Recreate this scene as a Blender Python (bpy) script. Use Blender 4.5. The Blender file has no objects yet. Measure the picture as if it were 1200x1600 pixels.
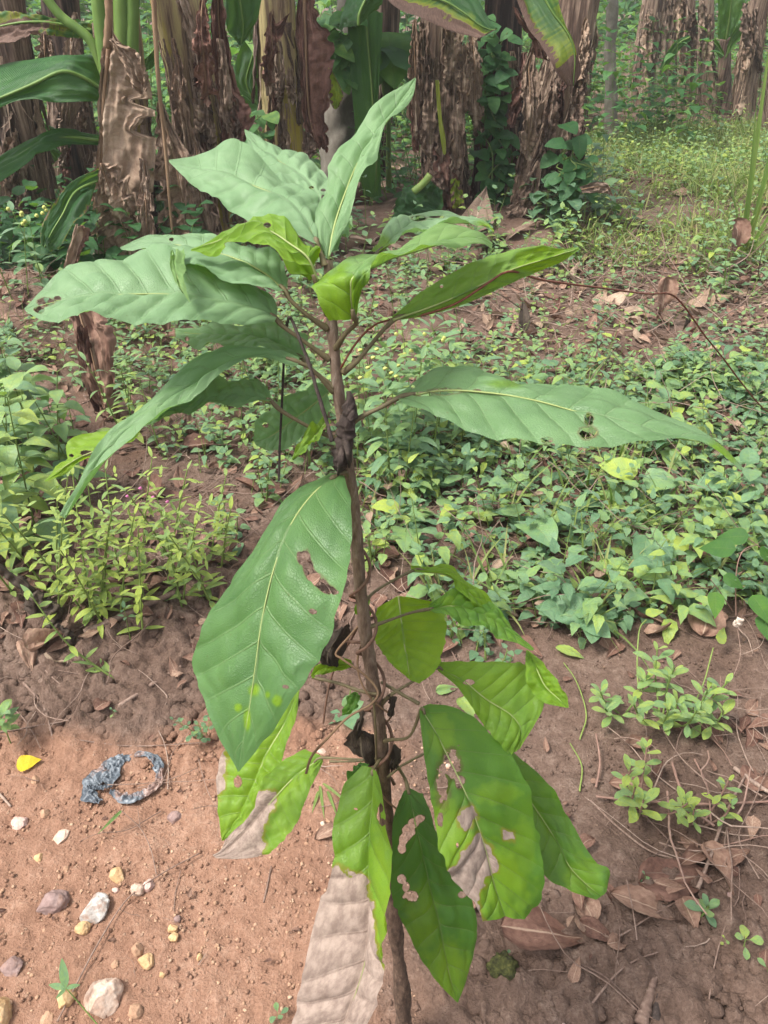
import bpy, math, random
import numpy as np
R = math.radians
rng = np.random.default_rng(11)
random.seed(5)
COL = bpy.context.scene.collection
# ---------------------------------------------------------------- camera frame (used to turn a photo pixel into a place)
F, CX, CY, H, PITCH = 1209.0, 600.0, 800.0, 1.40, R(35)
_c, _s = math.cos(PITCH), math.sin(PITCH)
FWD = np.array([0, _c, -_s]); UPV = np.array([0, _s, _c]); RT = np.array([1.0, 0, 0]); CAM = np.array([0, 0, H])
def ray(x, y): return FWD + RT*((x-CX)/F) - UPV*((y-CY)/F)
def P(x, y, d): return CAM + ray(x, y)*d
def PY(x, y, Y):
    r = ray(x, y); return CAM + r*(Y/r[1])
def pix(v):
    q = v - CAM; d = q@FWD
    return np.stack([CX+F*(q@RT)/d, CY-F*(q@UPV)/d], -1)
# ---------------------------------------------------------------- noise
def _h(i, j, k, seed):
    with np.errstate(over='ignore'):
        n = (i.astype(np.uint32)*np.uint32(374761393) + j.astype(np.uint32)*np.uint32(668265263)
             + k.astype(np.uint32)*np.uint32(2246822519) + np.uint32((seed*3266489917) & 0xffffffff))
        n = (n ^ (n >> np.uint32(13)))*np.uint32(1274126177)
        n = n ^ (n >> np.uint32(16))
        n = n*np.uint32(2654435769); n = n ^ (n >> np.uint32(15))
    return n.astype(np.float64)/4294967295.0
def vnoise(p, seed=0):
    p = np.asarray(p, float); f = np.floor(p); t = p-f; t = t*t*t*(t*(t*6-15)+10); i = f.astype(np.int64)
    r = 0
    for a in (0, 1):
        for b in (0, 1):
            for c in (0, 1):
                w = (t[..., 0] if a else 1-t[..., 0])*(t[..., 1] if b else 1-t[..., 1])*(t[..., 2] if c else 1-t[..., 2])
                r = r + w*_h(i[..., 0]+a, i[..., 1]+b, i[..., 2]+c, seed)
    return r*2-1
def fbm(p, oct=4, seed=0, gain=.5):
    p = np.asarray(p, float); a, s, r = 1.0, 0.0, 0.0
    for o in range(oct):
        r = r + a*vnoise(p*(2.03**o)+o*17.3, seed+o); s += a; a *= gain
    return r/s
def n2(x, y, sc, oct=3, seed=0):
    x = np.asarray(x, float); y = np.asarray(y, float)
    return fbm(np.stack([x*sc, y*sc, np.zeros_like(x)+.37], -1), oct, seed)
def sstep(a, b, x):
    t = np.clip((x-a)/(b-a), 0, 1); return t*t*(3-2*t)
def unit(v):
    v = np.asarray(v, float); return v/np.maximum(np.linalg.norm(v, axis=-1, keepdims=True), 1e-9)
def spline(pts, n, closed=False):
    """Catmull-Rom through pts, resampled evenly by arc length"""
    p = np.asarray(pts, float); k = len(p)
    if k == 2:
        t = np.linspace(0, 1, n)[:, None]; return p[0]*(1-t)+p[1]*t
    q = np.vstack([2*p[0]-p[1], p, 2*p[-1]-p[-2]]); o = []
    for i in range(k-1):
        a, b, c, d = q[i:i+4]; t = np.linspace(0, 1, 14, endpoint=(i == k-2))[:, None]
        o.append(.5*((2*b)+(-a+c)*t+(2*a-5*b+4*c-d)*t*t+(-a+3*b-3*c+d)*t**3))
    o = np.vstack(o); s = np.r_[0, np.cumsum(np.linalg.norm(np.diff(o[:, :3], axis=0), axis=1))]
    u = np.linspace(0, s[-1], n)
    return np.stack([np.interp(u, s, o[:, j]) for j in range(o.shape[1])], -1)
def splinek(pts, n):
    """Catmull-Rom by even parameter (keeps several curves in step)"""
    p = np.asarray(pts, float); k = len(p); q = np.vstack([2*p[0]-p[1], p, 2*p[-1]-p[-2]])
    u = np.linspace(0, k-1-1e-9, n); i = u.astype(int); t = (u-i)[:, None]
    a, b, c, d = q[i], q[i+1], q[i+2], q[i+3]
    return .5*((2*b)+(-a+c)*t+(2*a-5*b+4*c-d)*t*t+(-a+3*b-3*c+d)*t**3)
# ---------------------------------------------------------------- mesh gathering
ATT = ('lu', 'lv', 'tint', 'dry', 'hole', 'yel', 'bloom')
class MB:
    def __init__(s): s.v = []; s.f = []; s.a = {k: [] for k in ATT}; s.n = 0
    def add(s, v, f, **a):
        v = np.asarray(v, float).reshape(-1, 3); m = len(v)
        s.v.append(v); s.f.append(np.asarray(f, np.int64)+s.n); s.n += m
        for k in ATT:
            x = a.get(k, 0.0); s.a[k].append(np.broadcast_to(np.asarray(x, float), (m,)) if np.ndim(x) == 0 else np.asarray(x, float).reshape(-1))
    def build(s, name, mat, parent=None, smooth=True, origin=None):
        v = np.vstack(s.v)
        if parent is not None: org = np.array(root_of(parent).location)
        elif origin is not None: org = np.asarray(origin, float)
        else: org = np.array([v[:, 0].mean(), v[:, 1].mean(), v[:, 2].min()])
        me = bpy.data.meshes.new(name)
        me.vertices.add(len(v)); me.vertices.foreach_set('co', (v-org).astype(np.float32).ravel())
        loops = np.concatenate([f.ravel() for f in s.f]); sizes = np.concatenate([np.full(len(f), f.shape[1]) for f in s.f])
        me.loops.add(len(loops)); me.loops.foreach_set('vertex_index', loops.astype(np.int32))
        me.polygons.add(len(sizes)); me.polygons.foreach_set('loop_start', np.r_[0, np.cumsum(sizes)[:-1]].astype(np.int32))
        me.polygons.foreach_set('use_smooth', np.full(len(sizes), bool(smooth)))
        me.update(calc_edges=True)
        for k in ATT:
            d = np.concatenate(s.a[k])
            if np.any(d):
                at = me.attributes.new(k, 'FLOAT', 'POINT'); at.data.foreach_set('value', d.astype(np.float32))
        for m in (mat if isinstance(mat, (list, tuple)) else [mat]): me.materials.append(m)
        o = bpy.data.objects.new(name, me); COL.objects.link(o)
        if parent is not None: o.parent = parent
        else: o.location = org
        return o
def root_of(o):
    while o.parent is not None: o = o.parent
    return o
def empty(name, loc):
    o = bpy.data.objects.new(name, None); o.empty_display_size = .05; COL.objects.link(o); o.location = [float(c) for c in loc]; return o
def tag(o, label, cat, group=None):
    o['label'] = label; o['category'] = cat
    if group: o['group'] = group
    return o
def kind(o, k): o['kind'] = k; return o
_gc = {}
def gridf(nu, nv):
    if (nu, nv) not in _gc:
        i = np.arange(nu-1)[:, None]*nv+np.arange(nv-1)[None]; i = i.ravel()
        _gc[(nu, nv)] = np.stack([i, i+1, i+nv+1, i+nv], -1)
    return _gc[(nu, nv)]
def tube(mb, pts, r0, r1=None, sides=6, n=None, wob=0, tint=.5, rprof=None, seed=0, cap=True):
    p = np.asarray(pts, float)
    if n: p = spline(p, n)
    k = len(p); t = unit(np.gradient(p, axis=0)); r1 = r0 if r1 is None else r1
    u = np.linspace(0, 1, k); r = r0+(r1-r0)*u
    if rprof is not None: r = r*np.interp(u, np.linspace(0, 1, len(rprof)), rprof)
    ref = np.array([0, 0, 1.0]) if abs(t[0, 2]) < .9 else np.array([1.0, 0, 0])
    a = np.zeros_like(p); a[0] = unit(np.cross(t[0], ref))
    for i in range(1, k):
        q = a[i-1]-t[i]*(a[i-1]@t[i]); a[i] = unit(q)
    b = np.cross(t, a); th = np.linspace(0, 2*np.pi, sides, endpoint=False)
    rr = np.repeat(r[:, None], sides, 1)
    if wob: rr = rr*(1+wob*vnoise(np.stack(np.broadcast_arrays(u[:, None]*k*.35, np.cos(th)[None]*1.3+seed, np.sin(th)[None]*1.3), -1), seed))
    v = p[:, None]+rr[..., None]*(np.cos(th)[None, :, None]*a[:, None]+np.sin(th)[None, :, None]*b[:, None])
    i = np.arange(k-1)[:, None]*sides; j = np.arange(sides)[None]; j2 = (j+1) % sides
    f = np.stack(np.broadcast_arrays(i+j, i+j2, i+sides+j2, i+sides+j), -1).reshape(-1, 4)
    lu = np.repeat(u, sides); lv = np.tile(np.cos(th), k)
    mb.add(v, f, lu=lu, lv=lv, tint=tint)
    if cap:
        e = np.arange(sides); o = mb.n-k*sides
        mb.f.append((e[::-1]+o)[None]); mb.f.append((e+o+(k-1)*sides)[None])
# ---------------------------------------------------------------- many leaves at once
def prof(u, shape):
    u = np.clip(u, 0, 1)
    if shape == 'ovate': return (np.sin(np.pi*u**.62)**.9)*(1-.25*u)
    if shape == 'lance': return np.sin(np.pi*u**.8)**.8*.9
    if shape == 'obov': return np.sin(np.pi*np.clip(u, 0, 1)**1.45)**.75
    if shape == 'cord': return np.where(u < .08, u/.08*.75, 0)+np.where(u >= .08, np.cos((u-.30)/.7*np.pi/2)**.8, 0)
    if shape == 'blade': return (1-u**2.2)*np.minimum(1, .55+u*3)
    if shape == 'round': return np.sqrt(np.clip(1-(2*u-1)**2, 0, 1))
    return np.sin(np.pi*u)**.7
class LV:
    def __init__(s): s.r = []
    def add(s, base, dir, up=(0, 0, 1), L=.06, W=.03, curl=.2, fold=.15, tint=.5, dry=0, yel=0, twist=0):
        s.r.append((*base, *dir, *up, L, W, curl, fold, tint, dry, yel, twist))
    def stamp(s, mb, shape='ovate', nu=7, nv=5, ripple=.0, crumple=0., serr=0., quilt=0.):
        if not s.r: return
        a = np.array(s.r); N = len(a)
        b = a[:, 0:3]; d = unit(a[:, 3:6]); up = a[:, 6:9]; up = unit(up-d*np.sum(up*d, 1)[:, None]); sd = np.cross(d, up)
        L, W, cu, fo, ti, dr, ye, tw = a[:, 9:].T
        u = np.linspace(0, 1, nu); v = np.linspace(-1, 1, nv)
        w = prof(u, shape); w[0] = max(w[0], .02); w[-1] = max(w[-1]*.3, .015) if shape != 'round' else .2
        if serr: w = w*(1+serr*np.where(np.arange(nu) % 2, 1, -1))
        w = w[None, :, None]*np.ones((N, 1, nv))
        if serr or crumple: w = w*(1+.12*(rng.random((N, nu, 1))-.5))
        U = u[None, :, None]; V = v[None, None, :]
        ang = cu[:, None, None]*U*1.6
        # bend along the length about the side axis
        safe = np.where(np.abs(cu) < 1e-3, 1e-3, cu)[:, None, None]*1.6
        xf = np.sin(safe*U)/safe; zf = -(1-np.cos(safe*U))/safe
        off = (fo[:, None, None]*np.abs(V)+ripple*np.sin(U*14+V*2+ti[:, None, None]*40)*np.abs(V))*w*W[:, None, None]
        if quilt: off = off+quilt*L[:, None, None]*np.abs(np.sin(np.pi*(U*7-np.abs(V)*1.2)))*w*(1-.5*np.abs(V))
        if crumple:
            q = np.stack(np.broadcast_arrays(U*2.6+ti[:, None, None]*91, V*1.7+np.arange(N)[:, None, None]*3.1, U*0+.5), -1)
            off = off+crumple*L[:, None, None]*vnoise(q, 3)
        ca, sa = np.cos(ang), np.sin(ang)
        Vw = V*w*W[:, None, None]
        twa = tw[:, None, None]*U; offt = off+Vw*np.sin(twa); Vw = Vw*np.cos(twa)
        lx = L[:, None, None]*xf*np.ones_like(V)+offt*sa; lz = L[:, None, None]*zf*np.ones_like(V)+offt*ca
        p = b[:, None, None]+lx[..., None]*d[:, None, None]+lz[..., None]*up[:, None, None]+Vw[..., None]*sd[:, None, None]
        f = (gridf(nu, nv)[None]+(np.arange(N)*nu*nv)[:, None, None]).reshape(-1, 4)
        rep = lambda x: np.repeat(x, nu*nv)
        mb.add(p.reshape(-1, 3), f, lu=np.tile(np.repeat(u, nv), N), lv=np.tile(np.tile(v, nu), N), tint=rep(ti), dry=rep(dr), yel=rep(ye))
def ru(a, b): return float(a+(b-a)*rng.random())
def rdir(el=0.0, az=None):
    az = ru(0, 2*math.pi) if az is None else az
    return np.array([math.cos(az)*math.cos(el), math.sin(az)*math.cos(el), math.sin(el)])
# ---------------------------------------------------------------- polygons
def inside(poly, p):
    poly = np.asarray(poly, float); x, y = p[..., 0], p[..., 1]; r = np.zeros(x.shape, bool); n = len(poly)
    for i in range(n):
        x1, y1 = poly[i]; x2, y2 = poly[(i+1) % n]
        c = ((y1 > y) != (y2 > y)) & (x < (x2-x1)*(y-y1)/((y2-y1) if y2 != y1 else 1e-9)+x1); r ^= c
    return r
def polysd(poly, p):
    poly = np.asarray(poly, float); d = np.full(p.shape[:-1], 1e9)
    for i in range(len(poly)):
        a = poly[i]; b = poly[(i+1) % len(poly)]; ab = b-a; t = np.clip(((p-a)@ab)/max(ab@ab, 1e-9), 0, 1)
        d = np.minimum(d, np.linalg.norm(p-(a+t[..., None]*ab), axis=-1))
    return np.where(inside(poly, p), d, -d)
# ---------------------------------------------------------------- the lie of the land
def G0(x, y):
    r = ray(x, y); return CAM+r*(H/-r[2])
MOUND = []
for (mx, my, rad, hh) in ((40, 510, .55, .20), (860, 372, .55, .13), (215, 930, .34, .05), (60, 960, .3, .05), (340, 430, .8, .10), (1120, 1330, .35, .025), (700, 345, .6, .08), (1150, 330, 1.2, .12)):
    g = G0(mx, my); MOUND.append((g[0], g[1], rad, hh))
def hgt(x, y):
    x = np.asarray(x, float); y = np.asarray(y, float)
    z = .035*n2(x, y, .8, 2, 1)+.012*n2(x, y, 3.5, 3, 2)
    for a, b, rad, hh in MOUND: z = z+hh*np.exp(-((x-a)**2+(y-b)**2)/(rad*rad))
    return z
def G(x, y):
    r = ray(x, y); z = 0.0
    for _ in range(6):
        p = CAM+r*((H-z)/-r[2]); z = float(hgt(p[0], p[1]))
    p[2] = z; return p
def onground(x, y): return np.array([x, y, float(hgt(x, y))])
def gpoly(pts): return np.array([G0(*p)[:2] for p in pts])
def scatter(poly, dens, maxn=100000):
    """world points evenly spread over a ground polygon, dens per square metre"""
    lo, hi = poly.min(0), poly.max(0); n = int(min(maxn, dens*np.prod(hi-lo)))
    q = lo+rng.random((n, 2))*(hi-lo); q = q[inside(poly, q)]
    return np.column_stack([q, hgt(q[:, 0], q[:, 1])])
# ---------------------------------------------------------------- materials
class NT:
    def __init__(s, name):
        s.m = bpy.data.materials.new(name); s.m.use_nodes = True; s.t = s.m.node_tree; s.t.nodes.clear()
        s.out = s.t.nodes.new('ShaderNodeOutputMaterial')
    def put(s, sock, v):
        if isinstance(v, bpy.types.NodeSocket): s.t.links.new(v, sock)
        elif v is not None:
            if isinstance(v, (tuple, list)) and len(v) == 3 and sock.type == 'RGBA': v = (*v, 1)
            sock.default_value = v
    def n(s, ty, ins={}, **pr):
        d = s.t.nodes.new('ShaderNode'+ty)
        for k, v in pr.items(): setattr(d, k, v)
        for k, v in ins.items(): s.put(d.inputs[k], v)
        return d
    def math(s, op, a, b=None, c=None, clamp=False):
        d = s.n('Math', operation=op, use_clamp=clamp); s.put(d.inputs[0], a)
        if b is not None: s.put(d.inputs[1], b)
        if c is not None: s.put(d.inputs[2], c)
        return d.outputs[0]
    def mix(s, f, a, b, bt='MIX'):
        d = s.n('Mix', data_type='RGBA', blend_type=bt, clamp_factor=True)
        s.put(d.inputs[0], f); s.put(d.inputs[6], a); s.put(d.inputs[7], b); return d.outputs[2]
    def step(s, x, a, b, lo=0., hi=1.):
        d = s.n('MapRange', {0: x, 1: a, 2: b, 3: lo, 4: hi}, interpolation_type='SMOOTHSTEP'); return d.outputs[0]
    def ramp(s, f, stops):
        d = s.n('ValToRGB'); e = d.color_ramp.elements
        while len(e) < len(stops): e.new(.5)
        for x, (p, c) in zip(e, stops): x.position = p; x.color = (*c, 1)
        s.put(d.inputs[0], f); return d.outputs[0]
    def at(s, name): return s.n('Attribute', attribute_name=name).outputs['Fac']
    def vec(s, x, y, z=0.): return s.n('CombineXYZ', {0: x, 1: y, 2: z}).outputs[0]
    def obj(s): return s.n('TexCoord').outputs['Object']
    def pos(s): return s.n('NewGeometry').outputs['Position']
    def scale(s, v, k): return s.n('Mapping', {0: v, 3: k}).outputs[0]
    def noise(s, v, sc, det=4, rough=.55, dist=0.): return s.n('TexNoise', {'Vector': v, 'Scale': sc, 'Detail': det, 'Roughness': rough, 'Distortion': dist}).outputs[0]
    def voro(s, v, sc, feat='DISTANCE_TO_EDGE', out=0): return s.n('TexVoronoi', {'Vector': v, 'Scale': sc}, feature=feat).outputs[out]
    def bump(s, h, st=.5, dist=.01, nrm=None): return s.n('Bump', {'Height': h, 'Strength': st, 'Distance': dist, 'Normal': nrm}).outputs[0]
    def prin(s, col, rough=.6, spec=.5, nrm=None, **k):
        return s.n('BsdfPrincipled', {'Base Color': col, 'Roughness': rough, 'Specular IOR Level': spec, 'Normal': nrm, **k}).outputs[0]
    def mixs(s, f, a, b):
        d = s.n('MixShader'); s.put(d.inputs[0], f); s.put(d.inputs[1], a); s.put(d.inputs[2], b); return d.outputs[0]
    def done(s, sh): s.t.links.new(sh, s.out.inputs[0]); return s.m

def leaf_mat(name, ramp, veins=9, slope=1.2, yel=(.30, .36, .02), trans=.38, tcol=(.22, .42, .02), rough=.42, spec=.5, fine=(55, 14), veincol=(.22, .30, .09), vw=.05,
             dry=((.30, .22, .16), (.46, .37, .29)), holes=False, mid=.035, veinamt=.55, bumpd=.002, sheen=0.):
    t = NT(name); lu, lv, ti, dr, ye = t.at('lu'), t.at('lv'), t.at('tint'), t.at('dry'), t.at('yel')
    av = t.math('ABSOLUTE', lv)
    ph = t.math('SUBTRACT', t.math('MULTIPLY', lu, float(veins)), t.math('MULTIPLY', t.math('POWER', av, .85), slope))
    d = t.math('ABSOLUTE', t.math('SUBTRACT', t.math('FRACT', t.math('ADD', ph, .5)), .5))
    vein = t.math('SUBTRACT', 1., t.step(d, 0., vw))
    midv = t.math('SUBTRACT', 1., t.step(av, mid*.4, mid))
    vv = t.math('MAXIMUM', t.math('MULTIPLY', vein, t.math('SUBTRACT', 1., t.math('MULTIPLY', av, .75))), midv)
    cell = t.vec(t.math('MULTIPLY', lu, float(fine[0])), t.math('MULTIPLY', lv, float(fine[1])), t.math('MULTIPLY', ti, 37.))
    net = t.step(t.voro(cell, 1.), 0., .12)
    big = t.noise(t.vec(t.math('MULTIPLY', lu, 5.), t.math('MULTIPLY', lv, 1.6), t.math('MULTIPLY', ti, 53.)), 1., 4, .6)
    spk = t.noise(t.vec(t.math('MULTIPLY', lu, 60.), t.math('MULTIPLY', lv, 16.), t.math('MULTIPLY', ti, 31.)), 1., 3, .6)
    tt = t.math('ADD', ti, t.math('MULTIPLY', t.math('SUBTRACT', big, .5), .8), clamp=True)
    col = t.ramp(tt, ramp)
    col = t.mix(t.math('MULTIPLY', ye, t.step(big, .25, .7, .55, 1.)), col, yel)
    col = t.mix(t.math('MULTIPLY', t.math('SUBTRACT', 1., net), .22), col, (.012, .04, .008))
    col = t.mix(t.math('MULTIPLY', vv, veinamt), col, veincol)
    col = t.mix(t.math('MULTIPLY', t.at('bloom'), t.step(big, .2, .8, .7, 1.1)), col, (.32, .48, .30))  # pale mint sky sheen painted into the leaf colour
    brn = t.step(spk, .66, .74); col = t.mix(t.math('MULTIPLY', brn, .35), col, (.10, .06, .02))
    dcol = t.mix(t.step(t.noise(t.vec(t.math('MULTIPLY', ph, 1.3), t.math('MULTIPLY', lv, 3.), ti), 2.2, 5, .65), .3, .7), dry[0], dry[1])
    dcol = t.mix(t.math('MULTIPLY', vv, .35), dcol, (.16, .10, .07))
    dn = t.math('ADD', dr, t.math('MULTIPLY', t.math('SUBTRACT', spk, .5), .25))
    isd = t.step(dn, .42, .50)
    rim = t.math('MULTIPLY', t.step(dn, .16, .42), t.math('SUBTRACT', 1., isd))
    col = t.mix(t.math('MULTIPLY', rim, .75), col, (.22, .17, .015))
    col = t.mix(isd, col, dcol)
    tc = t.mix(t.math('MULTIPLY', ye, .8), t.mix(.5, tcol, col, 'MIX'), (.42, .58, .008))
    tc = t.mix(t.math('MULTIPLY', vv, .5), tc, (.12, .16, .02)); tc = t.mix(isd, tc, dcol)
    hgt_ = t.math('ADD', t.math('MULTIPLY', net, .35), t.math('SUBTRACT', t.math('MULTIPLY', big, .6), t.math('MULTIPLY', vv, .9)))
    nb = t.bump(hgt_, .55, bumpd)
    ro = t.math('ADD', t.math('MULTIPLY', isd, .35), t.math('ADD', rough, t.math('MULTIPLY', t.math('SUBTRACT', big, .5), .2)))
    sh = t.mixs(t.math('MULTIPLY', trans, t.math('SUBTRACT', 1., t.math('MULTIPLY', isd, .5))), t.prin(col, ro, spec, nb, **({'Sheen Weight': sheen, 'Sheen Roughness': .45} if sheen else {})), t.n('BsdfTranslucent', {'Color': tc, 'Normal': nb}).outputs[0])
    if holes:
        ho = t.math('ADD', t.at('hole'), t.math('MULTIPLY', t.math('SUBTRACT', t.noise(t.vec(t.math('MULTIPLY', lu, 45.), t.math('MULTIPLY', lv, 11.), ti), 1., 3, .6), .5), .35))
        edge = t.step(ho, .28, .44)
        sh = t.mixs(t.math('MULTIPLY', edge, t.at('hole')), sh, t.prin((.10, .055, .03), .8, .2))
        sh = t.mixs(t.step(ho, .48, .52), sh, t.n('BsdfTransparent').outputs[0])
    return t.done(sh)

GREEN = ((0., (.012, .060, .020)), (.35, (.024, .115, .030)), (.7, (.055, .175, .032)), (1., (.13, .23, .035)))
M = {}
M['sap'] = leaf_mat('sapling_leaf', ((0., (.028, .110, .014)), (.4, (.062, .178, .014)), (.75, (.125, .25, .012)), (1., (.23, .34, .010))), 10, 1.15, holes=True, rough=.5, spec=.62, yel=(.20, .36, .008), tcol=(.20, .46, .008), veincol=(.20, .29, .10), vw=.055,
                    dry=((.22, .158, .128), (.37, .285, .235)), fine=(120, 36), veinamt=.42, mid=.03, trans=.38, bumpd=.0015)
M['weed'] = leaf_mat('weed_leaf', ((0., (.055, .155, .068)), (.35, (.125, .255, .118)), (.65, (.20, .34, .09)), (1., (.36, .45, .045))), 6, 1.3, rough=.5, spec=.9, sheen=.16, fine=(24, 9), veinamt=.5, vw=.09, trans=.33)
M['dark'] = leaf_mat('undergrowth_leaf', ((0., (.022, .085, .032)), (.5, (.055, .165, .055)), (.8, (.11, .25, .07)), (1., (.22, .36, .08))), 6, 1.3, rough=.5, spec=.4, fine=(24, 9), veinamt=.3, vw=.07, trans=.4)
M['ban'] = leaf_mat('banana_leaf', ((0., (.012, .060, .020)), (.4, (.028, .115, .028)), (.75, (.065, .19, .030)), (1., (.14, .27, .04))), 110, 14., rough=.4, spec=.5, fine=(200, 7), veinamt=.25, vw=.35, mid=.05, veincol=(.10, .22, .05),
                    dry=((.075, .040, .032), (.21, .125, .090)), trans=.4, bumpd=.004)
M['grass'] = leaf_mat('grass_blade', ((0., (.08, .17, .04)), (.5, (.20, .29, .07)), (1., (.40, .37, .15))), 1, 0., rough=.5, fine=(3, 3), veinamt=.2, trans=.4, mid=.2)

def dead_mat(name, stops, st=(30, 3), trans=.12, bumpd=.004, rough=.75):
    """dried leaf tissue: fine parallel veins and blotches"""
    t = NT(name); lu, lv, ti = t.at('lu'), t.at('lv'), t.at('tint')
    v = t.vec(t.math('MULTIPLY', lu, float(st[0])), t.math('MULTIPLY', lv, float(st[1])), t.math('MULTIPLY', ti, 61.))
    a = t.noise(v, 1., 5, .65); b = t.noise(t.vec(t.math('MULTIPLY', lu, 5.), t.math('MULTIPLY', lv, 2.), t.math('MULTIPLY', ti, 17.)), 1., 4, .6)
    f = t.math('ADD', t.math('MULTIPLY', t.math('SUBTRACT', a, .5), .75), t.math('ADD', t.math('MULTIPLY', ti, .6), t.math('MULTIPLY', t.math('SUBTRACT', b, .3), .6)), clamp=True)
    col = t.ramp(f, stops); mid = t.math('SUBTRACT', 1., t.step(t.math('ABSOLUTE', lv), .02, .07)); col = t.mix(t.math('MULTIPLY', mid, .5), col, stops[-1][1])
    nb = t.bump(t.math('ADD', a, t.math('MULTIPLY', b, .7)), .8, bumpd)
    return t.done(t.mixs(trans, t.prin(col, rough, .3, nb), t.n('BsdfTranslucent', {'Color': col}).outputs[0]))
BROWN = ((0., (.045, .028, .022)), (.32, (.16, .105, .078)), (.6, (.32, .23, .17)), (1., (.56, .45, .35)))
M['dead'] = dead_mat('dry_banana_leaf', BROWN, (110, 5))
M['tan'] = dead_mat('pale_dry_banana_leaf', ((0., (.085, .052, .038)), (.35, (.25, .165, .115)), (.65, (.40, .29, .21)), (1., (.58, .46, .35))), (120, 4))
M['rust'] = dead_mat('dark_dry_banana_leaf', ((0., (.035, .018, .015)), (.35, (.125, .060, .046)), (.7, (.24, .125, .092)), (1., (.40, .25, .18))), (110, 5))
M['litter'] = dead_mat('dry_fallen_leaf', ((0., (.07, .032, .024)), (.35, (.17, .09, .065)), (.7, (.30, .19, .135)), (1., (.50, .38, .28))), (14, 5), bumpd=.003)
M['black'] = dead_mat('withered_leaf', ((0., (.022, .017, .013)), (.5, (.075, .055, .042)), (1., (.19, .15, .10))), (20, 6))

def bark_mat(name, stops, st=(4, 16), bumpd=.004, rough=.8, extra=None):
    t = NT(name); lu, lv, ti = t.at('lu'), t.at('lv'), t.at('tint')
    o = t.obj(); a = t.noise(t.scale(o, (st[1], st[1], st[0])), 1., 6, .68, .4); b = t.noise(t.scale(o, (3., 3., 1.2)), 1., 4, .6)
    f = t.math('ADD', t.math('MULTIPLY', t.math('SUBTRACT', a, .5), 1.1), t.math('ADD', t.math('MULTIPLY', b, .5), t.math('MULTIPLY', ti, .5)), clamp=True)
    col = t.ramp(f, stops)
    if extra: col = t.mix(t.math('MULTIPLY', t.step(t.noise(t.scale(o, (7., 7., .9)), 1., 3, .5), .50, .60), t.step(a, .40, .55)), col, extra)
    nb = t.bump(a, .9, bumpd)
    return t.done(t.prin(col, rough, .3, nb))
M['pseudo'] = bark_mat('banana_pseudostem', ((.20, (.022, .014, .011)), (.38, (.10, .064, .043)), (.50, (.24, .165, .10)), (.66, (.38, .31, .14)), (1., (.48, .38, .24))), (2.2, 48), .012, extra=(.36, .29, .055))
M['pseudob'] = bark_mat('banana_pseudostem_brown', ((.20, (.022, .014, .012)), (.38, (.10, .062, .046)), (.54, (.25, .175, .13)), (.70, (.36, .27, .20)), (1., (.48, .37, .27))), (2.2, 48), .012)
M['stalk'] = bark_mat('banana_leaf_stalk', ((0., (.05, .10, .02)), (.5, (.11, .19, .04)), (1., (.22, .28, .08))), (2, 20), .002, .5)
M['drystalk'] = bark_mat('dry_stalk', ((0., (.06, .035, .025)), (.5, (.20, .12, .07)), (1., (.38, .26, .16))), (3, 60), .002, .7)
M['grey'] = bark_mat('grey_bark', ((0., (.06, .05, .04)), (.5, (.16, .14, .115)), (1., (.34, .32, .28))), (9, 14), .006)
M['sapstem'] = bark_mat('sapling_bark', ((.2, (.038, .025, .019)), (.42, (.105, .068, .048)), (.62, (.185, .13, .095)), (.85, (.31, .25, .20))), (60, 210), .0022, .75)
M['petiole'] = bark_mat('petiole_skin', ((0., (.055, .045, .025)), (.5, (.12, .095, .05)), (1., (.19, .17, .08))), (60, 160), .0008, .6)
M['scar'] = bark_mat('dark_scar_bark', ((0., (.014, .010, .009)), (.45, (.048, .034, .029)), (1., (.16, .12, .10))), (90, 230), .003, .8)
M['rib'] = bark_mat('leaf_midrib', ((0., (.12, .17, .05)), (.5, (.22, .27, .09)), (1., (.32, .36, .14))), (40, 60), .0003, .55)
M['vine'] = bark_mat('vine_skin', ((0., (.07, .035, .025)), (.5, (.14, .075, .052)), (1., (.23, .15, .11))), (60, 160), .001, .65)
M['redvine'] = bark_mat('red_vine_skin', ((0., (.06, .018, .012)), (.5, (.15, .045, .028)), (1., (.25, .10, .06))), (60, 160), .0008, .6)
M['gstem'] = bark_mat('green_stem', ((0., (.06, .11, .03)), (.5, (.13, .19, .045)), (1., (.22, .28, .07))), (40, 60), .0005, .55)
M['pstem'] = bark_mat('pinkish_stem', ((0., (.12, .07, .05)), (.5, (.22, .13, .10)), (1., (.34, .24, .19))), (40, 60), .0005, .55)
M['twig'] = bark_mat('dead_twig', ((0., (.07, .042, .032)), (.45, (.17, .11, .085)), (.8, (.30, .22, .175)), (1., (.45, .36, .29))), (30, 120), .001, .8)

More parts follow.
